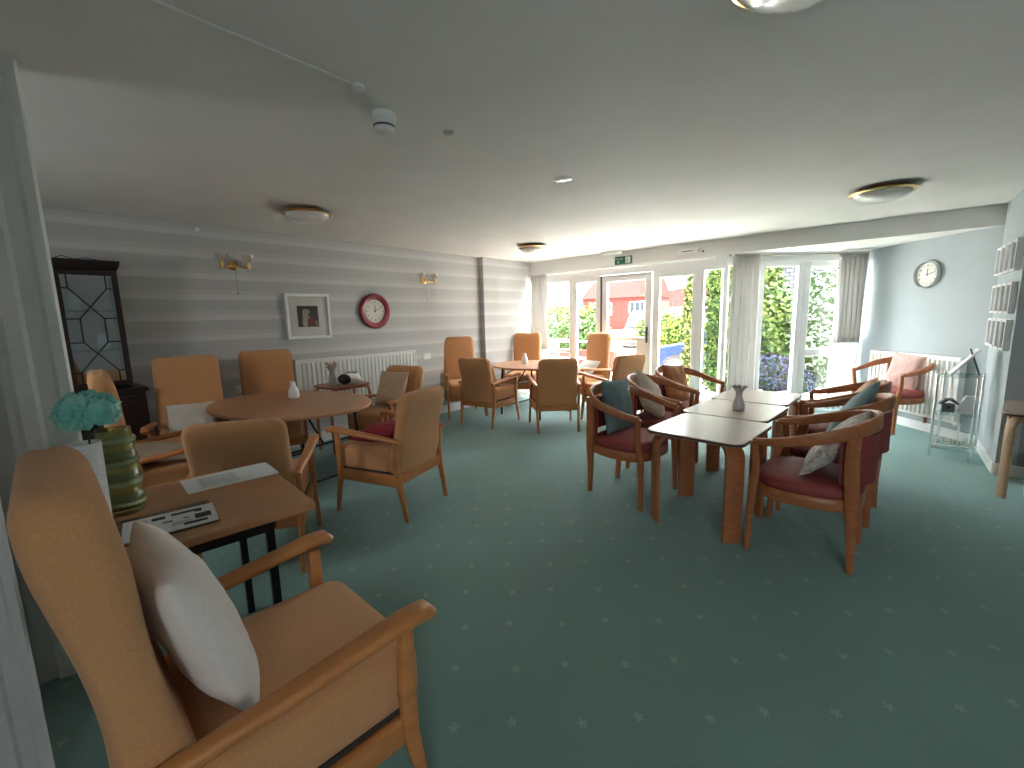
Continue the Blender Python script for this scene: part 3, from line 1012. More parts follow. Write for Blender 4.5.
def tub(label, loc, rz):
    t = thing('tub_chair', label, 'tub chair', loc, rz, 'wooden tub chairs with burgundy seats')
    # hooped top rail
    pts, prof = [], []
    K = 30
    for k in range(K + 1):
        a = -1 + 2 * k / K
        s = abs(a)
        if s < .62:
            th = a / .62 * (PI / 2) * 1.0
            x = -.02 - .265 * math.cos(th)
            y = .315 * math.sin(th)
        else:
            f = (s - .62) / .38
            x = -.02 + .25 * f
            y = math.copysign(.315 - .028 * f ** 2, a)
        z = .675 + .125 * (1 - s) ** 1.0 if s > .25 else .675 + .125 * (.75 + .25 * (1 - (s / .25) ** 2) * .35)
        z = .672 + .135 * (math.cos(min(1, s) * PI) * .5 + .5) ** .8
        pts.append((x, y, z))
        hgt = .085 - .045 * s ** 1.2
        wid = .024 + .016 * s ** 2
        prof.append(rrect(wid, hgt, min(wid, hgt) * .35, 2))
    MB().sweep(pts, prof).obj('arm_rail', tubwood, t, ang=60)
    # seat
    def ring(g, z, sh=0):
        lp = []
        for k in range(36):
            th = 2 * PI * k / 36
            c, s = math.cos(th), math.sin(th)
            n_ = 3.2
            r_ = 1 / ((abs(c) ** n_ + abs(s) ** n_) ** (1 / n_))
            x = .0 + .25 * r_ * c * g
            y = .265 * r_ * s * g * (1.0 if c > 0 else 1 - .12 * abs(c))
            lp.append((x, y, z + sh * (1 - (r_ * c) ** 2)))
        return lp
    MB().loft([ring(.97, .40), ring(1.0, .415), ring(1.0, .435), ring(.97, .455), ring(.85, .47), ring(.5, .478), ring(.1, .48)]).obj('seat_cushion', burgundy, t, ang=60)
    MB().loft([ring(1.0, .335), ring(1.01, .345), ring(1.01, .395), ring(.99, .402)]).obj('seat_frame', tubwood, t, ang=50)
    for s in (-1, 1):
        pts = [(.245, s * .265, 0), (.24, s * .262, .20), (.235, s * .258, .38), (.215, s * .272, .50), (.222, s * .286, .60), (.232, s * .288, .675)]
        MB().sweep(pts, [rrect(.030, w_, .007, 2) for w_ in (.028, .034, .046, .040, .036, .034)], up=(1, 0, 0)).obj('leg', tubwood, t, ang=50)
        pts = [(-.230, s * .20, 0), (-.220, s * .205, .20), (-.215, s * .215, .38), (-.205, s * .228, .52), (-.20, s * .235, .66), (-.205, s * .238, .775)]
        MB().sweep(pts, [rrect(.030, w_, .007, 2) for w_ in (.032, .042, .062, .066, .060, .056)], up=(1, 0, 0)).obj('leg', tubwood, t, ang=50)
    # upholstered back pad
    lo = []
    for z, th in ((.48, .012), (.49, .028), (.60, .034), (.72, .030), (.745, .012)):
        lp = []
        N_ = 12
        for k in range(N_ + 1):
            a = -.95 + 1.9 * k / N_
            lp.append((-.02 - (.262 - .0) * math.cos(a) + th - .008, .255 * math.sin(a) * 1.02, z))
        for k in range(N_, -1, -1):
            a = -.95 + 1.9 * k / N_
            lp.append((-.02 - .262 * math.cos(a) - .008, .255 * math.sin(a) * 1.02, z))
        lo.append(lp)
    MB().loft(lo).obj('back_pad', burgundy, t, ang=60)
    t.scale = (1.05, 1.05, 1.02)
    return t


TUBS = [
    ('wooden tub chair with grey-blue cushion, nearest on the left of the three joined tables', -1.53, 3.25, -5),
    ('wooden tub chair with cream cushion, middle one on the left of the joined tables', -1.56, 3.98, 4),
    ('wooden tub chair with rust cushion, left of the joined tables and nearest the windows', -1.60, 4.76, -12),
    ('wooden tub chair with patterned pale cushion, nearest on the right of the joined tables', -.295, 3.10, 178),
    ('wooden tub chair with teal cushion, middle one on the right of the joined tables', -.24, 3.82, 176),
    ('wooden tub chair with yellow and pink cushion, on the right and nearest the bay', -.26, 4.54, 180),
    ('wooden tub chair with pink cushion, alone in front of the bay radiator', .09, 6.90, 228)]
tb = None
for l, x, y, a in TUBS:
    if tb is None:
        tb = tub(l, (x, y, 0), a)
    else:
        dup(tb, (x, y, 0), a, l)

tc_cols = [('grey_blue_velvet', (.13, .20, .21), (.10, .16, .17)), ('cream_velvet', (.50, .42, .33), (.42, .35, .27)), ('rust_print', (.45, .17, .05), (.30, .10, .03)),
           ('pale_floral', (.72, .64, .56), (.36, .32, .31)), ('teal_grey_cloth', (.22, .33, .34), (.17, .26, .27)), ('yellow_print', (.62, .38, .12), (.55, .25, .2)), ('pink_floral', (.60, .33, .30), (.55, .42, .38))]
tc_lab = ['grey-blue cushion upright in the nearest left tub chair', 'cream cushion in the middle tub chair on the left of the joined tables', 'rust orange cushion in the left tub chair nearest the windows',
          'pale patterned cushion tilted in the nearest right tub chair', 'teal cushion in the middle tub chair on the right', 'yellow printed cushion in the right tub chair nearest the bay', 'pink cushion in the tub chair in front of the bay radiator']
tc_pos = [(-.14, .04, .69, -80, 3), (-.10, -.02, .67, -62, 38), (-.13, 0, .67, -72, 5), (-.11, .0, .665, -52, 4), (-.08, 0, .70, -60, 30), (-.10, 0, .66, -60, 10), (-.13, 0, .68, -76, 2)]
for i, (l, x, y, a) in enumerate(TUBS):
    nm, c1_, c2_ = tc_cols[i]
    m_ = mat(nm, c1_, .85, col2=c2_, noise_scale=(38 if i in (2, 3, 5, 6) else 8), bump=.2, bump_scale=400, sheen=.2)
    p = tc_pos[i]
    o = pillow(.46, .41, .12, m_, L2W((x, y, 0), a, p[:3]), (0, 0, 0), 'cushion', 20 + i)
    o.rotation_euler = (Matrix.Rotation(R(a), 4, 'Z') @ Matrix.Rotation(R(-180 - p[3]), 4, 'Y') @ Matrix.Rotation(R(p[4]), 4, 'Z')).to_euler()
    tag(o, tc_lab[i], 'cushion')

# ------------------------------------------------------------------ joined bentwood tables


def bent_table(label, loc, rz, w=.62, d=.68, h=.655, wood=None, lw=.115):
    wood = wood or tubwood
    t = thing('bentwood_table', label, 'table', loc, rz, 'small bentwood tables')
    out = rrect(w, d, .07, 6)
    MB().loft([[(a * g, b * g, z) for a, b in out] for z, g in ((h - .024, .995), (h - .020, 1), (h - .004, 1), (h, .994))]).obj('tabletop', pinkwood, t, ang=30)
    MB().loft([[(a * g, b * g, z) for a, b in out] for z, g in ((h - .0195, 1.003), (h - .0185, 1.006), (h - .0055, 1.006), (h - .0045, 1.003))]).obj('table_edge', darkedge, t, ang=30)
    for sy in (-1, 1):
        for sx in (-1, 1):
            x_, y_ = sx * (w / 2 - .055), sy * (d / 2 - .075)
            dx, dy = -sx * .7071, -sy * .7071
            pl_ = [(0, 0), (0, .2), (0, h - .125)]
            for k in range(1, 7):
                q = k / 6 * PI / 2
                pl_.append((.085 * (1 - math.cos(q)), h - .125 + .087 * math.sin(q)))
            pl_.append((.16, h - .038))
            loops = []
            for k, (r0, z0_) in enumerate(pl_):
                r1, z1_ = pl_[min(k + 1, len(pl_) - 1)]
                r2, z2_ = pl_[max(k - 1, 0)]
                tr, tz = r1 - r2, z1_ - z2_
                n_ = math.hypot(tr, tz)
                nr, nz_ = tz / n_, -tr / n_
                loops.append([(x_ + dx * (r0 + nr * v_) - dy * u_, y_ + dy * (r0 + nr * v_) + dx * u_, z0_ + nz_ * v_) for u_, v_ in rrect(lw, .026, .006, 2)])
            MB().loft(loops).obj('leg', wood, t, ang=50)
    MB().box((0, 0, h - .034), (w - .2, .05, .02)).obj('under_rail', tubwood, t)
    return t


darkedge = mat('dark_brown_edge', (.09, .035, .02), .45)
bt = bent_table('small bentwood table at the near end of the row of three', (-.89, 3.13, 0), -4)
dup(bt, (-.90, 3.84, 0), -4, 'small bentwood table in the middle of the row, carrying the silver vase')
dup(bt, (-.89, 4.55, 0), -3, 'small bentwood table at the window end of the row of three')
bent_table('pale bentwood table in the recess at the right edge of the photo', (1.035, 5.01, 0), -9, wood=mat('pale_beech', (.46, .30, .17), .4, noise_amt=.15, noise_scale=9, stretch=(1, 1, 5)), lw=.062)


def bud_vase(label, loc, h, m, flare=False, s=1.0):
    t = thing('bud_vase', label, 'vase', loc)
    if flare:
        pr = [(.030, 0), (.042, .004), (.047, .03), (.040, .07), (.025, .11), (.022, .13), (.030, .16), (.055, .185), (.052, .184), (.026, .155), (.018, .13), (.02, .1), (.01, .02)]
    else:
        pr = [(.032, 0), (.040, .004), (.043, .03), (.036, .07), (.022, .10), (.018, .12), (.024, .135), (.021, .134), (.014, .12), (.015, .1), (.008, .02)]
    MB().lathe([(a * s, b * s) for a, b in pr], 28).obj('vase_body', m, t)
    return t


silver = mat('pewter_vase', (.50, .48, .46), .35, metal=.3)
v = bud_vase('silver-grey flared vase on the middle of the joined tables', (-.87, 3.80, .655), .2, silver, True)
ptl = MB()
for k in range(9):
    a = k * 2.4
    ptl.add([(.01 * math.cos(a), .01 * math.sin(a), .15), (.05 * math.cos(a) - .02 * math.sin(a), .05 * math.sin(a) + .02 * math.cos(a), .19), (.065 * math.cos(a), .065 * math.sin(a), .197), (.05 * math.cos(a) + .02 * math.sin(a), .05 * math.sin(a) - .02 * math.cos(a), .188)], [(0, 1, 2, 3)])
po = ptl.obj('petals', mat('faded_petals', (.24, .18, .17), .8), v)
so = po.modifiers.new('t', 'SOLIDIFY')
so.thickness = .003
bud_vase('white bud vase on the left round table', (-4.17, 1.77, .74), .13, whitecer, s=1.15)
bud_vase('white bud vase on the far round table', (-4.10, 5.12, .74), .13, whitecer, s=1.2)

# ------------------------------------------------------------------ round folding tables


def round_table(label, loc, rz, a, b, h=.74):
    t = thing('round_table', label, 'table', loc, rz)
    N_ = 56
    def ring(g, z):
        return [(a * g * math.cos(2 * PI * k / N_), b * g * math.sin(2 * PI * k / N_), z) for k in range(N_)]
    MB().loft([ring(.99, h - .024), ring(1, h - .019), ring(1, h - .005), ring(.993, h)]).obj('tabletop', tabwood, t, ang=30)
    x_, y_ = a * .56, b * .60
    for sx in (-1, 1):
        for sy in (-1, 1):
            MB().tube([(sx * x_, sy * y_, 0), (sx * (x_ - .02), sy * y_, .4), (sx * (x_ - .03), sy * (y_ - .01), h - .03)], .014, 8).obj('leg', blackmet, t)
        MB().tube([(sx * (x_ - .018), -y_, .42), (sx * (x_ - .018), y_, .42)], .009, 8).tube([(sx * (x_ - .01), -y_, .12), (sx * (x_ - .01), y_, .12)], .009, 8).obj('crossbar', blackmet, t)
        MB().tube([(sx * (x_ - .02), 0, .42), (sx * x_ * .35, 0, h - .03)], .009, 8).obj('folding_brace', blackmet, t)
    MB().box2((-x_, -y_ - .012, h - .05), (x_, -y_ + .012, h - .024)).box2((-x_, y_ - .012, h - .05), (x_, y_ + .012, h - .024)).obj('underframe', blackmet, t)
    return t


round_table('oval wood-topped folding table with black legs in the left part of the room', (-3.97, 1.65, 0), 8, .80, .58)
round_table('round wood-topped folding table at the far end near the garden door', (-3.98, 5.20, 0), 0, .64, .60)

# ------------------------------------------------------------------ side table with the magazines
t = thing('side_table', 'square wooden table with black legs beside the nearest armchair', 'table', (-2.10, .455, 0), -6)
MB().box((0, 0, .705), (.74, .70, .030)).obj('tabletop', tabwood, t, bevel=.006, seg=3)
for sx in (-1, 1):
    for sy in (-1, 1):
        MB().box((sx * .26, sy * .20, .345), (.03, .03, .69)).obj('leg', blackmet, t, bevel=.003)
MB().box((0, .215, .655), (.52, .02, .07)).box((0, -.215, .655), (.52, .02, .07)).box((.27, 0, .655), (.02, .42, .07)).box((-.27, 0, .655), (.02, .42, .07)).obj('apron', blackmet, t)
TZ = .72
t = thing('printed_sheet', 'white sheet of printed text lying on the side table', 'paper', (-2.31, .655, TZ + .001), 60 + 90 - 3)
MB().box((0, 0, .0005), (.36, .23, .001)).obj('sheet', paper, t, smooth=False)
ln = MB()
for k in range(14):
    w_ = .155 + rng.uniform(-.02, .02)
    ln.box((-.05 + (k % 2) * 0.0, .075 - k * .0115, .0012), (w_, .004, .0003))
ln.obj('text_lines', inkgrey, t, smooth=False)
bpy.data.objects[t.name].rotation_euler = (0, 0, R(84))
t = thing('magazine', 'dark magazine underneath the white leaflet on the side table', 'magazine', (-1.955, .33, TZ), 83)
MB().box((0, 0, .004), (.30, .25, .007)).obj('cover', mat('magazine_cover', (.035, .03, .04), .35, col2=(.25, .10, .03), noise_scale=12), t)
MB().box((0, 0, .0038), (.292, .243, .005)).obj('pages', paper, t)
t = thing('leaflet', 'white printed leaflet on top of the dark magazine', 'leaflet', (-1.935, .345, TZ + .0078), 80)
MB().box((0, 0, .0008), (.27, .20, .0016)).obj('sheet', paper, t, smooth=False)
pr_ = MB()
for (a, b, c, d) in ((.04, .062, .075, .022), (-.035, .055, .04, .03), (.085, .055, .022, .034), (.095, -.01, .05, .05), (-.01, 0, .03, .012), (.045, .0, .02, .01), (.07, -.062, .07, .024)):
    pr_.box((a, b, .0018), (c, d, .0003))
pr_.obj('dark_print_blocks', ink, t, smooth=False)
pr_ = MB()
for k in range(8):
    pr_.box((-.085, .07 - k * .017, .0018), (.04, .006, .0003))
for k in range(4):
    pr_.box((.03, -.025 - k * .009, .0018), (.06, .004, .0003))
pr_.obj('grey_print_lines', inkgrey, t, smooth=False)

# green ribbed glass vase
gg = mat('green_glass', (.72, .78, .34), .12, noise_amt=.15, noise_scale=14, spec=.8, trans=.9)
gg2 = mat('pale_green_glass', (.62, .74, .42), .12, noise_amt=.15, noise_scale=14, spec=.8, trans=.5)
t = thing('ribbed_glass_vase', 'tall ribbed green glass vase on the side table', 'vase', (-2.22, .262, TZ))
HV = .33
prof = []
for k in range(61):
    z = k / 60 * HV
    r_ = .060 - .008 * z / HV + (.0085 * (abs(math.sin(z / HV * PI * 4.0)) ** .7) if z < HV * .82 else 0)
    prof.append((r_, z))
prof += [(.048, HV), (.047, .02)]
MB().lathe(prof, 40).obj('vase_body', gg, t)
for k in range(4):
    z = HV * (.125 + .25 * k) * .98
    MB().lathe([(.0625 - .008 * z / HV, z - .012), (.0705 - .008 * z / HV, z - .004), (.0705 - .008 * z / HV, z + .006), (.0625 - .008 * z / HV, z + .014)], 40).obj('glass_band', gg2, t)
# white vase with turquoise paper flower
t = thing('tall_white_vase', 'tall white vase behind the nearest armchair, holding the turquoise flower', 'vase', (-2.0, .158, TZ))
MB().lathe([(.040, 0), (.042, .01), (.046, .33), (.047, .335), (.043, .335), (.040, .02)], 32).obj('vase_body', mat('speckled_white', (.82, .82, .81), .3, noise_amt=.15, noise_scale=120), t)
teal = mat('turquoise_petals', (.16, .52, .45), .6, col2=(.36, .68, .60), noise_scale=15)
t = thing('paper_flower', 'large turquoise ruffled paper flower standing in the white vase', 'flower', (-2.0, .172, TZ + .350))
t.scale = (.84, .84, .92)
fl = MB()
rf = random.Random(4)
for k in range(120):
    th = rf.uniform(0, 2 * PI)
    el = math.acos(rf.uniform(-.55, 1))
    r0 = rf.uniform(.045, .085)
    d = Vector((math.sin(el) * math.cos(th), math.sin(el) * math.sin(th), math.cos(el)))
    s1 = d.cross(Vector((0, 0, 1)) + Vector((rf.random() * .1, 0, 0))).normalized()
    s2 = d.cross(s1)
    c = Vector((0, .01, .095)) + Vector((d.x * r0 * 1.1, d.y * r0 * 1.15, d.z * r0 * .72))
    rr_ = rf.uniform(.022, .036)
    ring_ = []
    for j in range(9):
        a = 2 * PI * j / 9
        wv = .009 * math.sin(3 * a + k)
        ring_.append(c + s1 * rr_ * math.cos(a) + s2 * rr_ * math.sin(a) + d * (wv + .008))
    fl.add([c - d * .01] + ring_, [(0, j + 1, (j + 1) % 9 + 1) for j in range(9)])
fo = fl.obj('petals', teal, t, ang=80)
so = fo.modifiers.new('t', 'SOLIDIFY')
so.thickness = .0015
MB().tube([(0, 0, -.15), (.002, .004, .0), (0, .01, .09)], .004, 6).obj('stem', mat('dark_green_stem', (.01, .04, .025), .6), t)
lf = MB()
for k in range(7):
    a = k * 1.1
    p = Vector((0, .005, .01 + .006 * k))
    d = Vector((math.cos(a), math.sin(a), .2)).normalized()
    s1 = d.cross(Vector((0, 0, 1))).normalized() * .012
    lf.add([p, p + d * .03 + s1, p + d * .065 + Vector((0, 0, -.01)), p + d * .03 - s1], [(0, 1, 2, 3)])
lo_ = lf.obj('leaves', MATS['dark_green_stem'], t)
so = lo_.modifiers.new('t', 'SOLIDIFY')
so.thickness = .002

# ------------------------------------------------------------------ small table by the radiator with clock radio and figurine
t = thing('occasional_table', 'small low table with curved wooden legs in front of the long radiator', 'table', (-4.66, 2.52, 0), 0)
MB().loft([[(a * g, b * g, z) for a, b in rrect(.42, .50, .08, 6)] for z, g in ((.715, .99), (.72, 1), (.735, 1), (.738, .99))]).obj('tabletop', mat('pinkish_wood', (.34, .15, .09), .4, col2=(.28, .12, .07), noise_scale=6, stretch=(1, 5, 1)), t, ang=30)
for s in (-1, 1):
    MB().sweep([(.16, s * .235, 0), (.165, s * .237, .5), (.165, s * .237, .62), (.165, s * .225, .68), (.165, s * .19, .705), (.165, 0, .708)], rrect(.03, .018, .004, 2), up=(1, 0, 0)).obj('leg', tubwood, t, ang=50)
    MB().sweep([(-.16, s * .235, 0), (-.165, s * .237, .5), (-.165, s * .237, .62), (-.165, s * .225, .68), (-.165, s * .19, .705), (-.165, 0, .708)], rrect(.03, .018, .004, 2), up=(1, 0, 0)).obj('leg', tubwood, t, ang=50)
t = thing('table_radio', 'black and white rounded radio on the small table by the radiator', 'radio', (-4.60, 2.57, .738), 0)
t.scale = (.95, .95, 1.25)
MB().lathe([(.06, 0), (.105, .004), (.125, .03), (.122, .06), (.10, .085), (.06, .098), (.01, .102)], 36, sx=.85, sy=1.15).obj('body', white, t, ang=60)
MB().lathe([(.02, -.02), (.055, -.014), (.066, 0), (.055, .014), (.02, .02)], 28, M=Matrix.Translation((.050, -.085, .05)) @ Matrix.Rotation(R(-52), 4, 'Z') @ Matrix.Rotation(PI / 2, 4, 'Y') @ Matrix.Diagonal((.72, 1.2, 2.2, 1))).obj('speaker_grille', blk, t, ang=60)
MB().lathe([(.07, 0), (.066, .008), (.02, .012)], 28, (0, .03, .092), sx=.8, sy=1.2).obj('control_panel', greydark, t, ang=60)
t = thing('cow_figurine', 'small pale figurine vase left of the black and white radio', 'ornament', (-4.68, 2.42, .738), 0)
t.scale = (1.35, 1.35, 1.25)
MB().lathe([(.028, 0), (.034, .01), (.030, .07), (.022, .10), (.020, .12), (.035, .15), (.045, .165), (.04, .165), (.018, .12), (.01, .03)], 20).obj('vase_body', mat('pale_stone', (.5, .44, .38), .5, noise_amt=.25), t)
fb = MB()
for k in range(7):
    a = k * .9
    fb.lathe([(.004, -.012), (.016, 0), (.006, .014)], 8, (.032 * math.cos(a), .032 * math.sin(a), .175 + .008 * (k % 3)))
fb.obj('dried_blooms', mat('pink_blooms', (.5, .33, .28), .7, noise_amt=.3), t)

# ------------------------------------------------------------------ dark glazed cabinet
CX = XL + .01
t = thing('display_cabinet', 'dark mahogany display cabinet with glazed door on the far left', 'cabinet', (CX, 0, 0))
y0, y1, dp = .365, .745, .32
b = MB()
b.box2((0, y0, .93), (dp, y0 + .02, 1.90)).box2((0, y1 - .02, .93), (dp, y1, 1.90)).box2((0, y0 + .02, .93), (.015, y1 - .02, 1.90)).box2((0, y0, 1.88), (dp, y1, 1.90))
b.obj('upper_case', darkwood, t, bevel=.003)
MB().loft([[(-.0, y0 - g, z), (dp + g, y0 - g, z), (dp + g, y1 + g, z), (-.0, y1 + g, z)] for z, g in ((1.88, .0), (1.90, .012), (1.92, .018), (1.935, .022), (1.955, .024))]).obj('cornice', darkwood, t)
MB().box2((0, .16, .06), (.42, .80, .90)).box2((0, .14, .90), (.44, .82, .93)).box2((0, .17, 0), (.40, .79, .06)).obj('lower_case', darkwood, t, bevel=.004)
for a_, b_ in ((.18, .475), (.485, .78)):
    d_ = MB().box2((.42, a_, .10), (.438, b_, .87)).obj('cupboard_door', darkwood, t, bevel=.004)
    MB().box2((.438, a_ + .05, .16), (.443, b_ - .05, .81)).obj('door_panel', darkwood, d_, bevel=.004)
    MB().lathe([(.006, 0), (.012, .012), (.010, .02)], 12, M=Matrix.Translation((.438, (b_ - .03) if a_ < .5 else (a_ + .03), .55)) @ Matrix.Rotation(PI / 2, 4, 'Y')).obj('knob', brass, d_)
fd = MB()
fy0, fy1, fz0, fz1 = y0 + .005, y1 - .005, .96, 1.875
fw_ = .038
for q_ in (((fy0, fz0), (fy1, fz0 + fw_)), ((fy0, fz1 - fw_), (fy1, fz1)), ((fy0, fz0 + fw_), (fy0 + fw_, fz1 - fw_)), ((fy1 - fw_, fz0 + fw_), (fy1, fz1 - fw_))):
    fd.box2((dp, q_[0][0], q_[0][1]), (dp + .02, q_[1][0], q_[1][1]))
gd = fd.obj('glazed_door', darkwood, t, bevel=.003)
MB().box2((dp + .006, fy0 + .02, fz0 + .02), (dp + .009, fy1 - .02, fz1 - .02)).obj('glass_pane', cabglass, gd, smooth=False)
bars = MB()
ya, yb, za, zb = fy0 + fw_, fy1 - fw_, fz0 + fw_, fz1 - fw_
W_, H_ = yb - ya, zb - za


def P(u, v):
    return (dp + .012, ya + u * W_, za + v * H_)


for seg in (((0.12, 1), (.12, .88)), ((.88, 1), (.88, .88)), ((0, .88), (.12, .88)), ((1, .88), (.88, .88)), ((.12, .88), (.74, .60)), ((.88, .88), (.26, .60)), ((.26, .60), (.26, .38)), ((.74, .60), (.74, .38)), ((0, .60), (.26, .60)), ((1, .60), (.74, .60)), ((0, .38), (.26, .38)), ((1, .38), (.74, .38)), ((.26, .38), (.88, .10)), ((.74, .38), (.12, .10)), ((.12, .1), (.12, 0)), ((.88, .1), (.88, 0)), ((0, .1), (.12, .1)), ((1, .1), (.88, .1))):
    bars.tube([P(*seg[0]), P(*seg[1])], .0055, 6)
bars.obj('glazing_bars', darkwood, gd)
MB().box2((.02, y0 + .02, 1.24), (dp - .02, y1 - .02, 1.25)).obj('shelf', shelfglass, t)
MB().box2((.02, y0 + .02, 1.56), (dp - .02, y1 - .02, 1.57)).obj('shelf', shelfglass, t)
MB().box2((.0155, y0 + .02, .95), (.018, y1 - .02, 1.88)).obj('back_lining', mat('warm_backing', (.75, .52, .40), .5), t)
for (y, z, s_, l) in ((.47, 1.57, 1, 'white china jug on the top shelf inside the dark cabinet'), (.62, 1.25, .9, 'white china bowl on the middle shelf inside the dark cabinet'), (.5, .955, 1.1, 'white china pot at the bottom inside the dark cabinet')):
    tag(MB().lathe([(.03 * s_, 0), (.05 * s_, .03), (.055 * s_, .08), (.035 * s_, .12), (.045 * s_, .14), (.04 * s_, .14), (.03 * s_, .1), (.01, .02)], 20, (CX + .17, y, z)).obj('china_pot', whitecer), l, 'china')
tag(MB().tube([(CX + .2, .40, 1.965), (CX + .21, .45, 1.99), (CX + .23, .52, 1.965), (CX + .2, .58, 1.985), (CX + .22, .66, 1.965), (CX + .15, .70, 1.965)], .003, 6).obj('loose_cable', blk), 'thin black loose cable on top of the dark cabinet', 'cable')

# ------------------------------------------------------------------ étagère by the right wall
t = thing('metal_shelf_unit', 'small chrome shelf unit with glass shelves in the right corner', 'shelf unit', (.56, 5.92, 0), -12)
w2, d2 = .135, .17
for sx in (-1, 1):
    for sy in (-1, 1):
        MB().tube([(sx * w2, sy * d2, 0), (sx * w2, sy * d2, .80)], .011, 10).obj('post', chrome, t)
for z in (.09, .42, .78):
    s_ = MB().tube([(-w2, -d2, z), (w2, -d2, z), (w2, d2, z), (-w2, d2, z)], .006, 6, closed=True).obj('shelf_rail', chrome, t)
    MB().box((0, 0, z + .006), (2 * w2 - .01, 2 * d2 - .01, .006)).obj('glass_shelf', shelfglass, s_)
EL = (.56, 5.92, 0)
t = thing('friends_sign', 'white cut-out word sign on the bottom shelf of the chrome unit', 'sign', L2W(EL, -12, (.0, -.09, .10)), 0)
MB().box((0, 0, .008), (.27, .025, .014)).obj('base', white, t)
text('friends', .115, mat('cream_letters', (.75, .72, .64), .5), t, (0, .006, .062), (PI / 2, 0, 0), .008)
t = thing('birdhouse', 'little dark-roofed ornamental birdhouse on the middle glass shelf', 'birdhouse', L2W(EL, -12, (-.06, -.04, .429)), 0)
MB().box2((-.045, -.04, 0), (.045, .04, .08)).obj('body', mat('dark_grey_paint', (.12, .12, .13), .6), t, bevel=.003)
MB().loft([[(-.07, y, .075), (-.03, y, .125), (.03, y, .13), (.075, y, .08), (.06, y, .08), (.0, y, .12), (-.055, y, .075)] for y in (-.055, .055)]).obj('roof', greydark, t)
MB().lathe([(.014, 0), (.014, .004)], 14, M=Matrix.Translation((0, -.038, .05)) @ Matrix.Rotation(PI / 2, 4, 'X')).obj('entrance_hole', blk, t)
t = thing('white_lantern', 'white house-shaped lantern beside the birdhouse on the middle shelf', 'lantern', L2W(EL, -12, (.065, -.02, .429)), 0)
MB().loft([[(-a, -a, z), (a, -a, z), (a, a, z), (-a, a, z)] for z, a in ((0, .06), (.10, .045), (.135, .03), (.15, .028))]).obj('body', mat('white_tin', (.72, .73, .76), .5), t, bevel=.004)
MB().box2((-.02, -.04, .15), (.05, .04, .165)).obj('cap', MATS['white_tin'], t, bevel=.002)
t = thing('standing_photo_frame', 'silver-white photo frame leaning on top of the chrome shelf unit', 'photo frame', L2W(EL, -12, (0, .02, .79)), 0)
f_ = MB()
A_ = Matrix.Rotation(R(36), 4, 'Y')
for q_ in (((-.004, -.12, 0), (.012, .12, .02)), ((-.004, -.12, .28), (.012, .12, .30)), ((-.004, -.12, .02), (.012, -.10, .28)), ((-.004, .10, .02), (.012, .12, .28))):
    f_.box2(q_[0], q_[1], Matrix.Translation((-.09, 0, .0)) @ A_)
f_.obj('frame', mat('silver_frame', (.6, .61, .62), .35), t, bevel=.002)
MB().box2((0, -.1, .02), (.006, .1, .28), Matrix.Translation((-.09, 0, .0)) @ A_).obj('photo_mount', paper, t)
MB().box2((-.006, -.02, 0), (.006, .02, .26), Matrix.Translation((.115, 0, 0)) @ Matrix.Rotation(R(-18), 4, 'Y')).obj('stand_leg', greydark, t)
# wicker basket
t = thing('wicker_basket', 'white wicker basket under the table at the right edge', 'basket', (1.03, 4.96, 0), -9)
wk = mat('white_wicker', (.62, .62, .60), .6, noise_amt=.1)
lo = []
for k in range(13):
    z = .005 + .24 * k / 12
    g = 1 + .12 * k / 12 + (.012 if k % 2 else -.006)
    lo.append([(a * g, b * g, z) for a, b in rrect(.26, .34, .03, 3)])
lo += [[(a * 1.06, b * 1.06, .245) for a, b in rrect(.26, .34, .03, 3)], [(a * .92, b * .92, .02) for a, b in rrect(.26, .34, .03, 3)]]
MB().loft(lo).obj('woven_body', wk, t, ang=20)
br = MB()
for side, L_, fixed in (('x', .26, .19), ('x', .26, -.19), ('y', .34, .148), ('y', .34, -.148)):
    for i in range(7):
        for k in range(6):
            u = -L_ / 2 + L_ * (i + .5) / 7
            z = .03 + .035 * k
            g = 1 + .1 * z / .24
            if side == 'x':
                br.box((u, fixed * g * .94, z + (.008 if i % 2 else -.008)), (.022, .014, .014))
            else:
                br.box((fixed * g * .94, u, z + (.008 if i % 2 else -.008)), (.014, .03, .014))
br.obj('weave', wk, t, bevel=.003)
MB().tube([(a * 1.13, b * 1.13, .25) for a, b in rrect(.26, .34, .05, 4)], .012, 8, closed=True).obj('rim', wk, t)

# ------------------------------------------------------------------ outdoors
GZ = -.12
grd = mat('pale_paving', (.45, .435, .41), .85, noise_amt=.2, noise_scale=1.2, bump=.3, bump_scale=20)
struct(MB().box2((-60, YW + .2, GZ - .3), (40, 90, GZ)).obj('floor_outside', grd, smooth=False))
lawn_m = mat('lawn_grass', (.07, .11, .02), .9, noise_amt=.35, noise_scale=30, bump=.5, bump_scale=200)
o = MB().loft([[(-2.4, 7.6, z), (-1.0, 8.2, z), (.6, 9.2, z), (-.5, 10.2, z), (-2.3, 9.2, z)] for z in (GZ, GZ + .02)]).obj('lawn', lawn_m, smooth=False)
o['kind'] = 'stuff'
o['label'] = 'small patch of sunlit grass outside the bay'
o['category'] = 'grass'


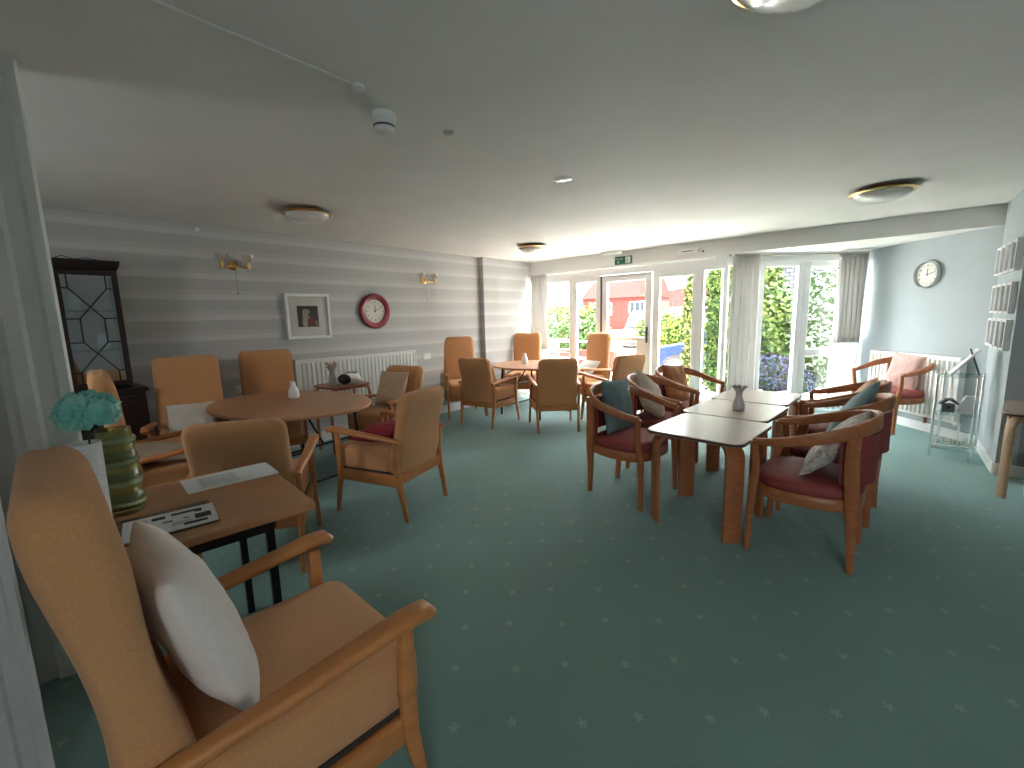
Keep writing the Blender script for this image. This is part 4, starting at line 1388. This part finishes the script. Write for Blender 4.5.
def foliage(name, label, cat, blobs, leaf, n, cols, group=None, stem=None, seed=1, ls=.05):
    rf = random.Random(seed)
    t = thing(name, label, cat, (blobs[0][0], blobs[0][1], GZ), 0, group)
    ox, oy = blobs[0][0], blobs[0][1]
    mb = MB()
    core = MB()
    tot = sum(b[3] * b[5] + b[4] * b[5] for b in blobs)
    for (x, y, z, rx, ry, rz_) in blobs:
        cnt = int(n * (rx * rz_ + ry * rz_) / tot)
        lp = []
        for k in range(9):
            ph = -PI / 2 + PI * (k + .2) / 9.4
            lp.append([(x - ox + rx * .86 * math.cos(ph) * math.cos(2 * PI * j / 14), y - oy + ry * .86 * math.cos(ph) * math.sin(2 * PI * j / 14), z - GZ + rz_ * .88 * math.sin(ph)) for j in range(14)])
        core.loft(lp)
        for _ in range(cnt):
            th = rf.uniform(0, 2 * PI)
            u = rf.uniform(-1, 1)
            c_ = math.sqrt(1 - u * u)
            d = Vector((c_ * math.cos(th), c_ * math.sin(th), u))
            k = rf.uniform(.86, 1.05) + .07 * noise.noise(Vector((d.x * 3 + x, d.y * 3, d.z * 3)))
            p = Vector((x - ox + d.x * rx * k, y - oy + d.y * ry * k, z - GZ + d.z * rz_ * k))
            if p.z < .02:
                continue
            a = Vector((rf.uniform(-1, 1), rf.uniform(-1, 1), rf.uniform(-1, .6))).normalized()
            q_ = a.cross(d + Vector((rf.uniform(-.6, .6), rf.uniform(-.6, .6), rf.uniform(-.6, .6))))
            if q_.length < .05:
                continue
            q_.normalize()
            s_ = ls * rf.uniform(.6, 1.3)
            mb.add([p - a * s_, p + q_ * s_ * .5, p + a * s_, p - q_ * s_ * .5], [(0, 1, 2, 3)])
    mb.obj('leaves', leaf, t, smooth=False)
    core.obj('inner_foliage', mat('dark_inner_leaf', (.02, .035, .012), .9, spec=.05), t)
    if stem:
        MB().tube([(0, 0, 0), (.02, 0, stem)], [.05, .03], 8).obj('stem', mat('bark', (.12, .07, .04), .9), t)
    return t


lf_green = mat('mid_green_leaf', (.035, .075, .02), .6, spec=.12, col2=(.06, .10, .03), noise_scale=3)
lf_yel = mat('yellow_green_leaf', (.12, .15, .02), .6, spec=.12, col2=(.07, .10, .02), noise_scale=3)
lf_ivy = mat('variegated_ivy_leaf', (.20, .19, .06), .6, spec=.12, col2=(.06, .08, .02), noise_scale=9)
lf_con = mat('conifer_leaf', (.025, .05, .014), .6, spec=.12, col2=(.08, .11, .022), noise_scale=2.2)
lf_blue = mat('bluish_shrub_leaf', (.025, .035, .055), .6, spec=.12, col2=(.04, .035, .07), noise_scale=4)

HG = 'hedges and shrubs outside the windows'
foliage('garden_hedge', 'green clipped hedge behind the left windows', 'hedge', [(-8.9 + i * .62, 12.4, .62, .5, .5, .85) for i in range(4)], lf_green, 4600, None, HG, seed=2, ls=.06)
foliage('garden_hedge', 'yellow-green hedge top beyond the clipped hedge', 'hedge', [(-10.3 + i * .75, 13.9, .85, .6, .5, .98) for i in range(4)], lf_yel, 3400, None, HG, seed=3, ls=.07)
foliage('ivy_post', 'post wrapped in yellow variegated ivy outside the garden windows', 'ivy', [(-2.72, 8.2, .2 + i * .42, .13 + .03 * (i % 2), .13, .30) for i in range(6)], lf_ivy, 1800, None, HG, stem=2.3, seed=4, ls=.045)
foliage('garden_hedge', 'tall ivy-covered hedge right of the ivy post', 'hedge', [(-2.50 + .0 * i, 9.3, .2 + i * .45, .33, .3, .42) for i in range(7)], lf_con, 5600, None, HG, seed=5, ls=.05)
foliage('conifer', 'broad green conifer outside the bay window', 'tree', [(-1.88, 9.9, 1.2, .5, .5, .95), (-2.05, 9.9, 2.3, .42, .45, .8), (-1.6, 9.8, .5, .5, .4, .6)], lf_con, 7000, None, HG, stem=2.0, seed=6, ls=.06)
foliage('garden_shrub', 'low bluish shrub in front of the conifer', 'shrub', [(-1.6, 9.25, .25, .42, .18, .40), (-1.15, 9.3, .1, .25, .15, .3)], lf_blue, 2600, None, HG, seed=7, ls=.04)
foliage('garden_shrub', 'pale climbing shrub behind the right bay pane', 'shrub', [(-.95, 9.6, 1.1, .45, .3, 1.2), (-.6, 9.7, 1.2, .4, .3, 1.0)], mat('silver_leaf', (.16, .19, .15), .6, spec=.12, col2=(.09, .12, .08), noise_scale=5), 3400, None, HG, seed=8, ls=.05)
foliage('garden_shrub', 'light green shrub behind the blue car', 'shrub', [(-6.2, 15.5, .7, .9, .6, .9), (-5.2, 15.6, .6, .8, .6, .75)], lf_yel, 2600, None, HG, seed=9, ls=.07)
# stones in the bay garden
stm = mat('pale_stone_block', (.55, .53, .50), .9, noise_amt=.25, noise_scale=6)
rs_ = random.Random(11)
STW = ('nearest the bay', 'left end', 'right end')
for k in range(9):
    x, y = -1.75 + (k % 3) * .42 + rs_.uniform(-.05, .05), 8.65 + (k // 3) * .38
    r_ = rs_.uniform(.11, .17)
    lp = []
    for j in range(5):
        z = (0, .04, .09, .12, .135)[j]
        g = (1, 1.08, 1, .8, .3)[j]
        lp.append([(x + r_ * g * math.cos(2 * PI * i / 9) * (1 + .15 * math.sin(i * 2 + k)), y + r_ * g * .8 * math.sin(2 * PI * i / 9) * (1 + .12 * math.cos(i * 3 + k)), GZ + z) for i in range(9)])
    tag(MB().loft(lp).obj('garden_stone', stm, ang=50), 'pale garden stone in the %s row of the bed, %s' % (('near', 'middle', 'far')[k // 3], ('left', 'centre', 'right')[k % 3]), 'stone', 'pale stones in the garden bed')

# white railing outside the left pane
t = thing('garden_railing', 'low white metal railing outside the left window', 'railing', (-5.6, 8.6, GZ))
for z in (.60, .98):
    MB().tube([(-.7, 0, z), (1.0, 0, z)], .022, 8).obj('rail', white, t)
for x in (-.7, -.28, .14, .56, 1.0):
    MB().tube([(x, 0, 0), (x, 0, 1.0)], .018, 8).obj('post', white, t)
# low brick wall
brick = bpy.data.materials.new('red_brick')
brick.use_nodes = True
nt = brick.node_tree
bt_ = nt.nodes.new('ShaderNodeTexBrick')
bt_.inputs['Color1'].default_value = (.080, .024, .020, 1)
bt_.inputs['Color2'].default_value = (.066, .019, .016, 1)
bt_.inputs['Mortar'].default_value = (.06, .03, .025, 1)
bt_.inputs['Scale'].default_value = 4
bt_.inputs['Mortar Size'].default_value = .01
nt.links.new(bt_.outputs[0], nt.nodes['Principled BSDF'].inputs['Base Color'])
tc_ = nt.nodes.new('ShaderNodeTexCoord')
mp_ = nt.nodes.new('ShaderNodeMapping')
mp_.inputs['Rotation'].default_value = (PI / 2, 0, 0)
nt.links.new(tc_.outputs['Object'], mp_.inputs[0])
nt.links.new(mp_.outputs[0], bt_.inputs[0])
nt.nodes['Principled BSDF'].inputs['Roughness'].default_value = .9
nt.nodes['Principled BSDF'].inputs['Specular IOR Level'].default_value = .02
tile = mat('red_roof_tile', (.034, .016, .014), .9, spec=.02, noise_amt=.3, noise_scale=2)
tile2 = bpy.data.materials.new('pale_hung_tiles')
tile2.use_nodes = True
nt = tile2.node_tree
b2 = nt.nodes.new('ShaderNodeTexBrick')
b2.inputs['Color1'].default_value = (.07, .07, .07, 1)
b2.inputs['Color2'].default_value = (.055, .055, .055, 1)
b2.inputs['Mortar'].default_value = (.025, .025, .028, 1)
b2.inputs['Scale'].default_value = 2.2
b2.inputs['Mortar Size'].default_value = .03
tc_ = nt.nodes.new('ShaderNodeTexCoord')
mp_ = nt.nodes.new('ShaderNodeMapping')
mp_.inputs['Rotation'].default_value = (PI / 2, 0, 0)
nt.links.new(tc_.outputs['Object'], mp_.inputs[0])
nt.links.new(mp_.outputs[0], b2.inputs[0])
nt.links.new(b2.outputs[0], nt.nodes['Principled BSDF'].inputs['Base Color'])
nt.nodes['Principled BSDF'].inputs['Specular IOR Level'].default_value = .02
MB_ = MB().box2((-.0, 0, 0), (3.2, .22, .55)).obj('garden_wall', brick, loc=(-9.0, 11.2, GZ))
tag(MB_, 'low red brick wall in front of the clipped hedge', 'wall')


def house(label, loc, w, d, hw_, hr, rz, wallm, roofm, gable_front=False, wins=(), chim=None):
    t = thing('house', label, 'house', loc, rz, 'houses across the road')
    MB().box2((-w / 2, -d / 2, 0), (w / 2, d / 2, hw_)).obj('walls', wallm, t, smooth=False)
    if gable_front:
        MB().loft([[(-w / 2 - .3, y, hw_ - .1), (0, y, hw_ + hr), (w / 2 + .3, y, hw_ - .1), (w / 2 + .1, y, hw_ - .1), (0, y, hw_ + hr - .25), (-w / 2 - .1, y, hw_ - .1)] for y in (-d / 2 - .2, d / 2 + .2)]).obj('roof', roofm, t, smooth=False)
        MB().loft([[(-w / 2, y, hw_), (0, y, hw_ + hr - .2), (w / 2, y, hw_)] for y in (-d / 2, -d / 2 + .2)]).obj('gable', wallm, t, smooth=False)
    else:
        MB().loft([[(x, -d / 2 - .35, hw_ - .1), (x * (1 if abs(x) < w else 1), 0, hw_ + hr), (x, d / 2 + .35, hw_ - .1)] for x in (-w / 2 - .2, w / 2 + .2)]).obj('roof', roofm, t, smooth=False)
    for (x, z, a, b) in wins:
        f = MB()
        f.box2((x - a / 2, -d / 2 - .06, z - b / 2), (x + a / 2, -d / 2 + .02, z - b / 2 + .08)).box2((x - a / 2, -d / 2 - .06, z + b / 2 - .08), (x + a / 2, -d / 2 + .02, z + b / 2))
        for q_ in (-a / 2, -a / 6, a / 6, a / 2 - .07):
            f.box2((x + q_, -d / 2 - .06, z - b / 2), (x + q_ + .07, -d / 2 + .02, z + b / 2))
        fo_ = f.obj('house_window', white, t, smooth=False)
        MB().box2((x - a / 2 + .05, -d / 2 - .02, z - b / 2 + .05), (x + a / 2 - .05, -d / 2 - .005, z + b / 2 - .05)).obj('pane', mat('dark_house_glass', (.02, .025, .03), .5, spec=.05), fo_, smooth=False)
    if chim:
        c = MB().box2((chim - .4, -.3, hw_ + hr - .6), (chim + .4, .3, hw_ + hr + .9)).obj('chimney', wallm, t, smooth=False)
        MB().lathe([(.12, 0), (.1, .4)], 10, (chim, 0, hw_ + hr + .9)).obj('chimney_pot', tile, c)
    return t


house('red brick house with tiled roof seen through the garden door', (-22.5, 46.5, -.6), 7.5, 7, 3.9, 1.9, 8, brick, tile, False, ((-1.6, 2.7, 2.2, 1.3), (2.2, 2.7, 1.6, 1.3)), 1.4)
house('brick house with pale tiled gable seen through the left windows', (-33.0, 46, -.6), 7.2, 8, 3.2, 4.4, 30, brick, tile2, False, (), None)
house('distant house with red roof right of the garden door', (-21.5, 62, -1.2), 9, 7, 3.6, 2.4, -14, mat('cream_render', (.3, .29, .26), .8), tile, False, ((0, 2.4, 1.6, 1.2),), -2)
house('pale tile-hung house behind the conifer', (-2.2, 17.5, -.3), 4.2, 4, 3.5, .9, 15, tile2, tile, False, (), None)
hl = MB()
for k in range(2):
    pass
hv, hf = [], []
NX = 30
for i in range(NX + 1):
    x = -120 + i * 6
    hgt = 6.5 + 3.5 * noise.noise(Vector((i * .22, 0, 5)))
    for j, (yy, zz) in enumerate(((96, -2), (110, hgt), (140, -2))):
        hv.append((x, yy, zz))
for i in range(NX):
    for j in range(2):
        a = i * 3 + j
        hf.append((a, a + 1, a + 4, a + 3))
struct(MB().add(hv, hf).obj('hills', mat('hazy_hill', (.022, .04, .038), .9, spec=.02, noise_amt=.3, noise_scale=.3)))

# white van facing the room
vw = mat('white_car_paint', (.13, .135, .14), .4, spec=.1)
bl = mat('blue_car_paint', (.010, .022, .09), .35, spec=.15)
dgl = mat('car_glass', (.012, .018, .024), .45, spec=.15)
t = thing('white_van', 'white van parked nose-on outside the garden door', 'van', (-8.75, 19.2, -.35), 4)
prof_v = [(0, .35), (-.05, .75), (.15, 1.0), (.75, 1.12), (1.25, 1.75), (1.6, 1.95), (4.6, 1.98), (4.75, 1.6), (4.75, .35)]
lo = []
for x, g in ((-.95, .0), (-.92, .03), (.92, .03), (.95, .0)):
    lo.append([(x * (1 - max(0, z - 1.1) * .10), y, z - (.03 - g)) for y, z in prof_v])
MB().loft(lo).obj('body', vw, t, bevel=.03)
MB().loft([[(-.78, .72, 1.15), (.78, .72, 1.15), (.68, 1.17, 1.68), (-.68, 1.17, 1.68)], [(-.78, .70, 1.17), (.78, .70, 1.17), (.68, 1.15, 1.70), (-.68, 1.15, 1.70)]]).obj('windscreen', dgl, t)
MB().loft([[(-.42, .69, 1.18), (.15, .69, 1.18), (.13, 1.12, 1.68), (-.38, 1.12, 1.68)], [(-.42, .675, 1.19), (.15, .675, 1.19), (.13, 1.105, 1.69), (-.38, 1.105, 1.69)]]).obj('sunshade', mat('silver_sunshade', (.06, .065, .07), .6, spec=.1), t)
MB().box2((-.55, -.06, .62), (.55, -.01, .80)).box2((-.8, -.06, .40), (.8, .0, .52)).obj('grille', blk, t, bevel=.01)
for s in (-1, 1):
    MB().box2((s * .62 - .16, -.05, .68), (s * .62 + .16, .05, .88)).obj('headlamp', frost, t, bevel=.02)
    for y in (.75, 3.8):
        w = MB().lathe([(.08, -.1), (.31, -.1), (.33, -.06), (.33, .06), (.31, .1), (.08, .1)], 24, M=Matrix.Translation((s * .85, y, .33)) @ Matrix.Rotation(PI / 2, 4, 'Y')).obj('wheel', blk, t)
        MB().lathe([(.02, -.105), (.2, -.105), (.2, .105), (.02, .105)], 16, M=Matrix.Translation((s * .85, y, .33)) @ Matrix.Rotation(PI / 2, 4, 'Y')).obj('hub_cap', chrome, w)
MB().box2((-.26, -.075, .53), (.26, -.062, .64)).obj('number_plate', white, t)

t = thing('blue_car', 'blue hatchback parked outside right of the garden door', 'car', (-2.55, 11.5, -.17), 3)
pc = [(-2.1, .32), (-2.12, .62), (-1.95, .74), (-1.1, .90), (-.55, 1.32), (-.1, 1.44), (1.1, 1.42), (1.75, 1.0), (1.95, .9), (1.98, .34)]
lo = []
for y in (-.82, -.78, .78, .82):
    g = .0 if abs(y) > .8 else .02
    lo.append([(x, y * (1 - max(0, z - .85) * .22), z + g) for x, z in pc])
MB().loft(lo).obj('body', bl, t, bevel=.03)
for s in (-1, 1):
    MB().add([(-.92, s * .805, .96), (-.5, s * .725, 1.28), (.95, s * .715, 1.33), (1.35, s * .80, .98), (-.92, s * .78, .96), (-.5, s * .70, 1.28), (.95, s * .69, 1.33), (1.35, s * .77, .98)], [(0, 1, 2, 3), (7, 6, 5, 4), (0, 4, 5, 1), (1, 5, 6, 2), (2, 6, 7, 3), (3, 7, 4, 0)]).obj('side_window', dgl, t)
    for x in (-1.35, 1.3):
        w = MB().lathe([(.2, -.1), (.30, -.1), (.32, -.06), (.32, .06), (.30, .1), (.2, .1)], 28, M=Matrix.Translation((x, s * .74, .32)) @ Matrix.Rotation(PI / 2, 4, 'X')).obj('wheel', blk, t)
        MB().lathe([(.03, -.108), (.2, -.112), (.21, -.09), (.21, .09), (.2, .112), (.03, .108)], 28, M=Matrix.Translation((x, s * .74, .32)) @ Matrix.Rotation(PI / 2, 4, 'X')).obj('alloy_rim', mat('alloy', (.6, .62, .65), .3, metal=.5), w)
    MB().box2((-2.14, s * .6 - .15, .60), (-2.0, s * .6 + .15, .74)).obj('headlamp', frost, t, bevel=.03)
MB().loft([[(-1.08, -.68, .93), (-1.08, .68, .93), (-.58, .60, 1.32), (-.58, -.60, 1.32)], [(-1.12, -.68, .945), (-1.12, .68, .945), (-.61, .60, 1.335), (-.61, -.60, 1.335)]]).obj('windscreen', dgl, t)
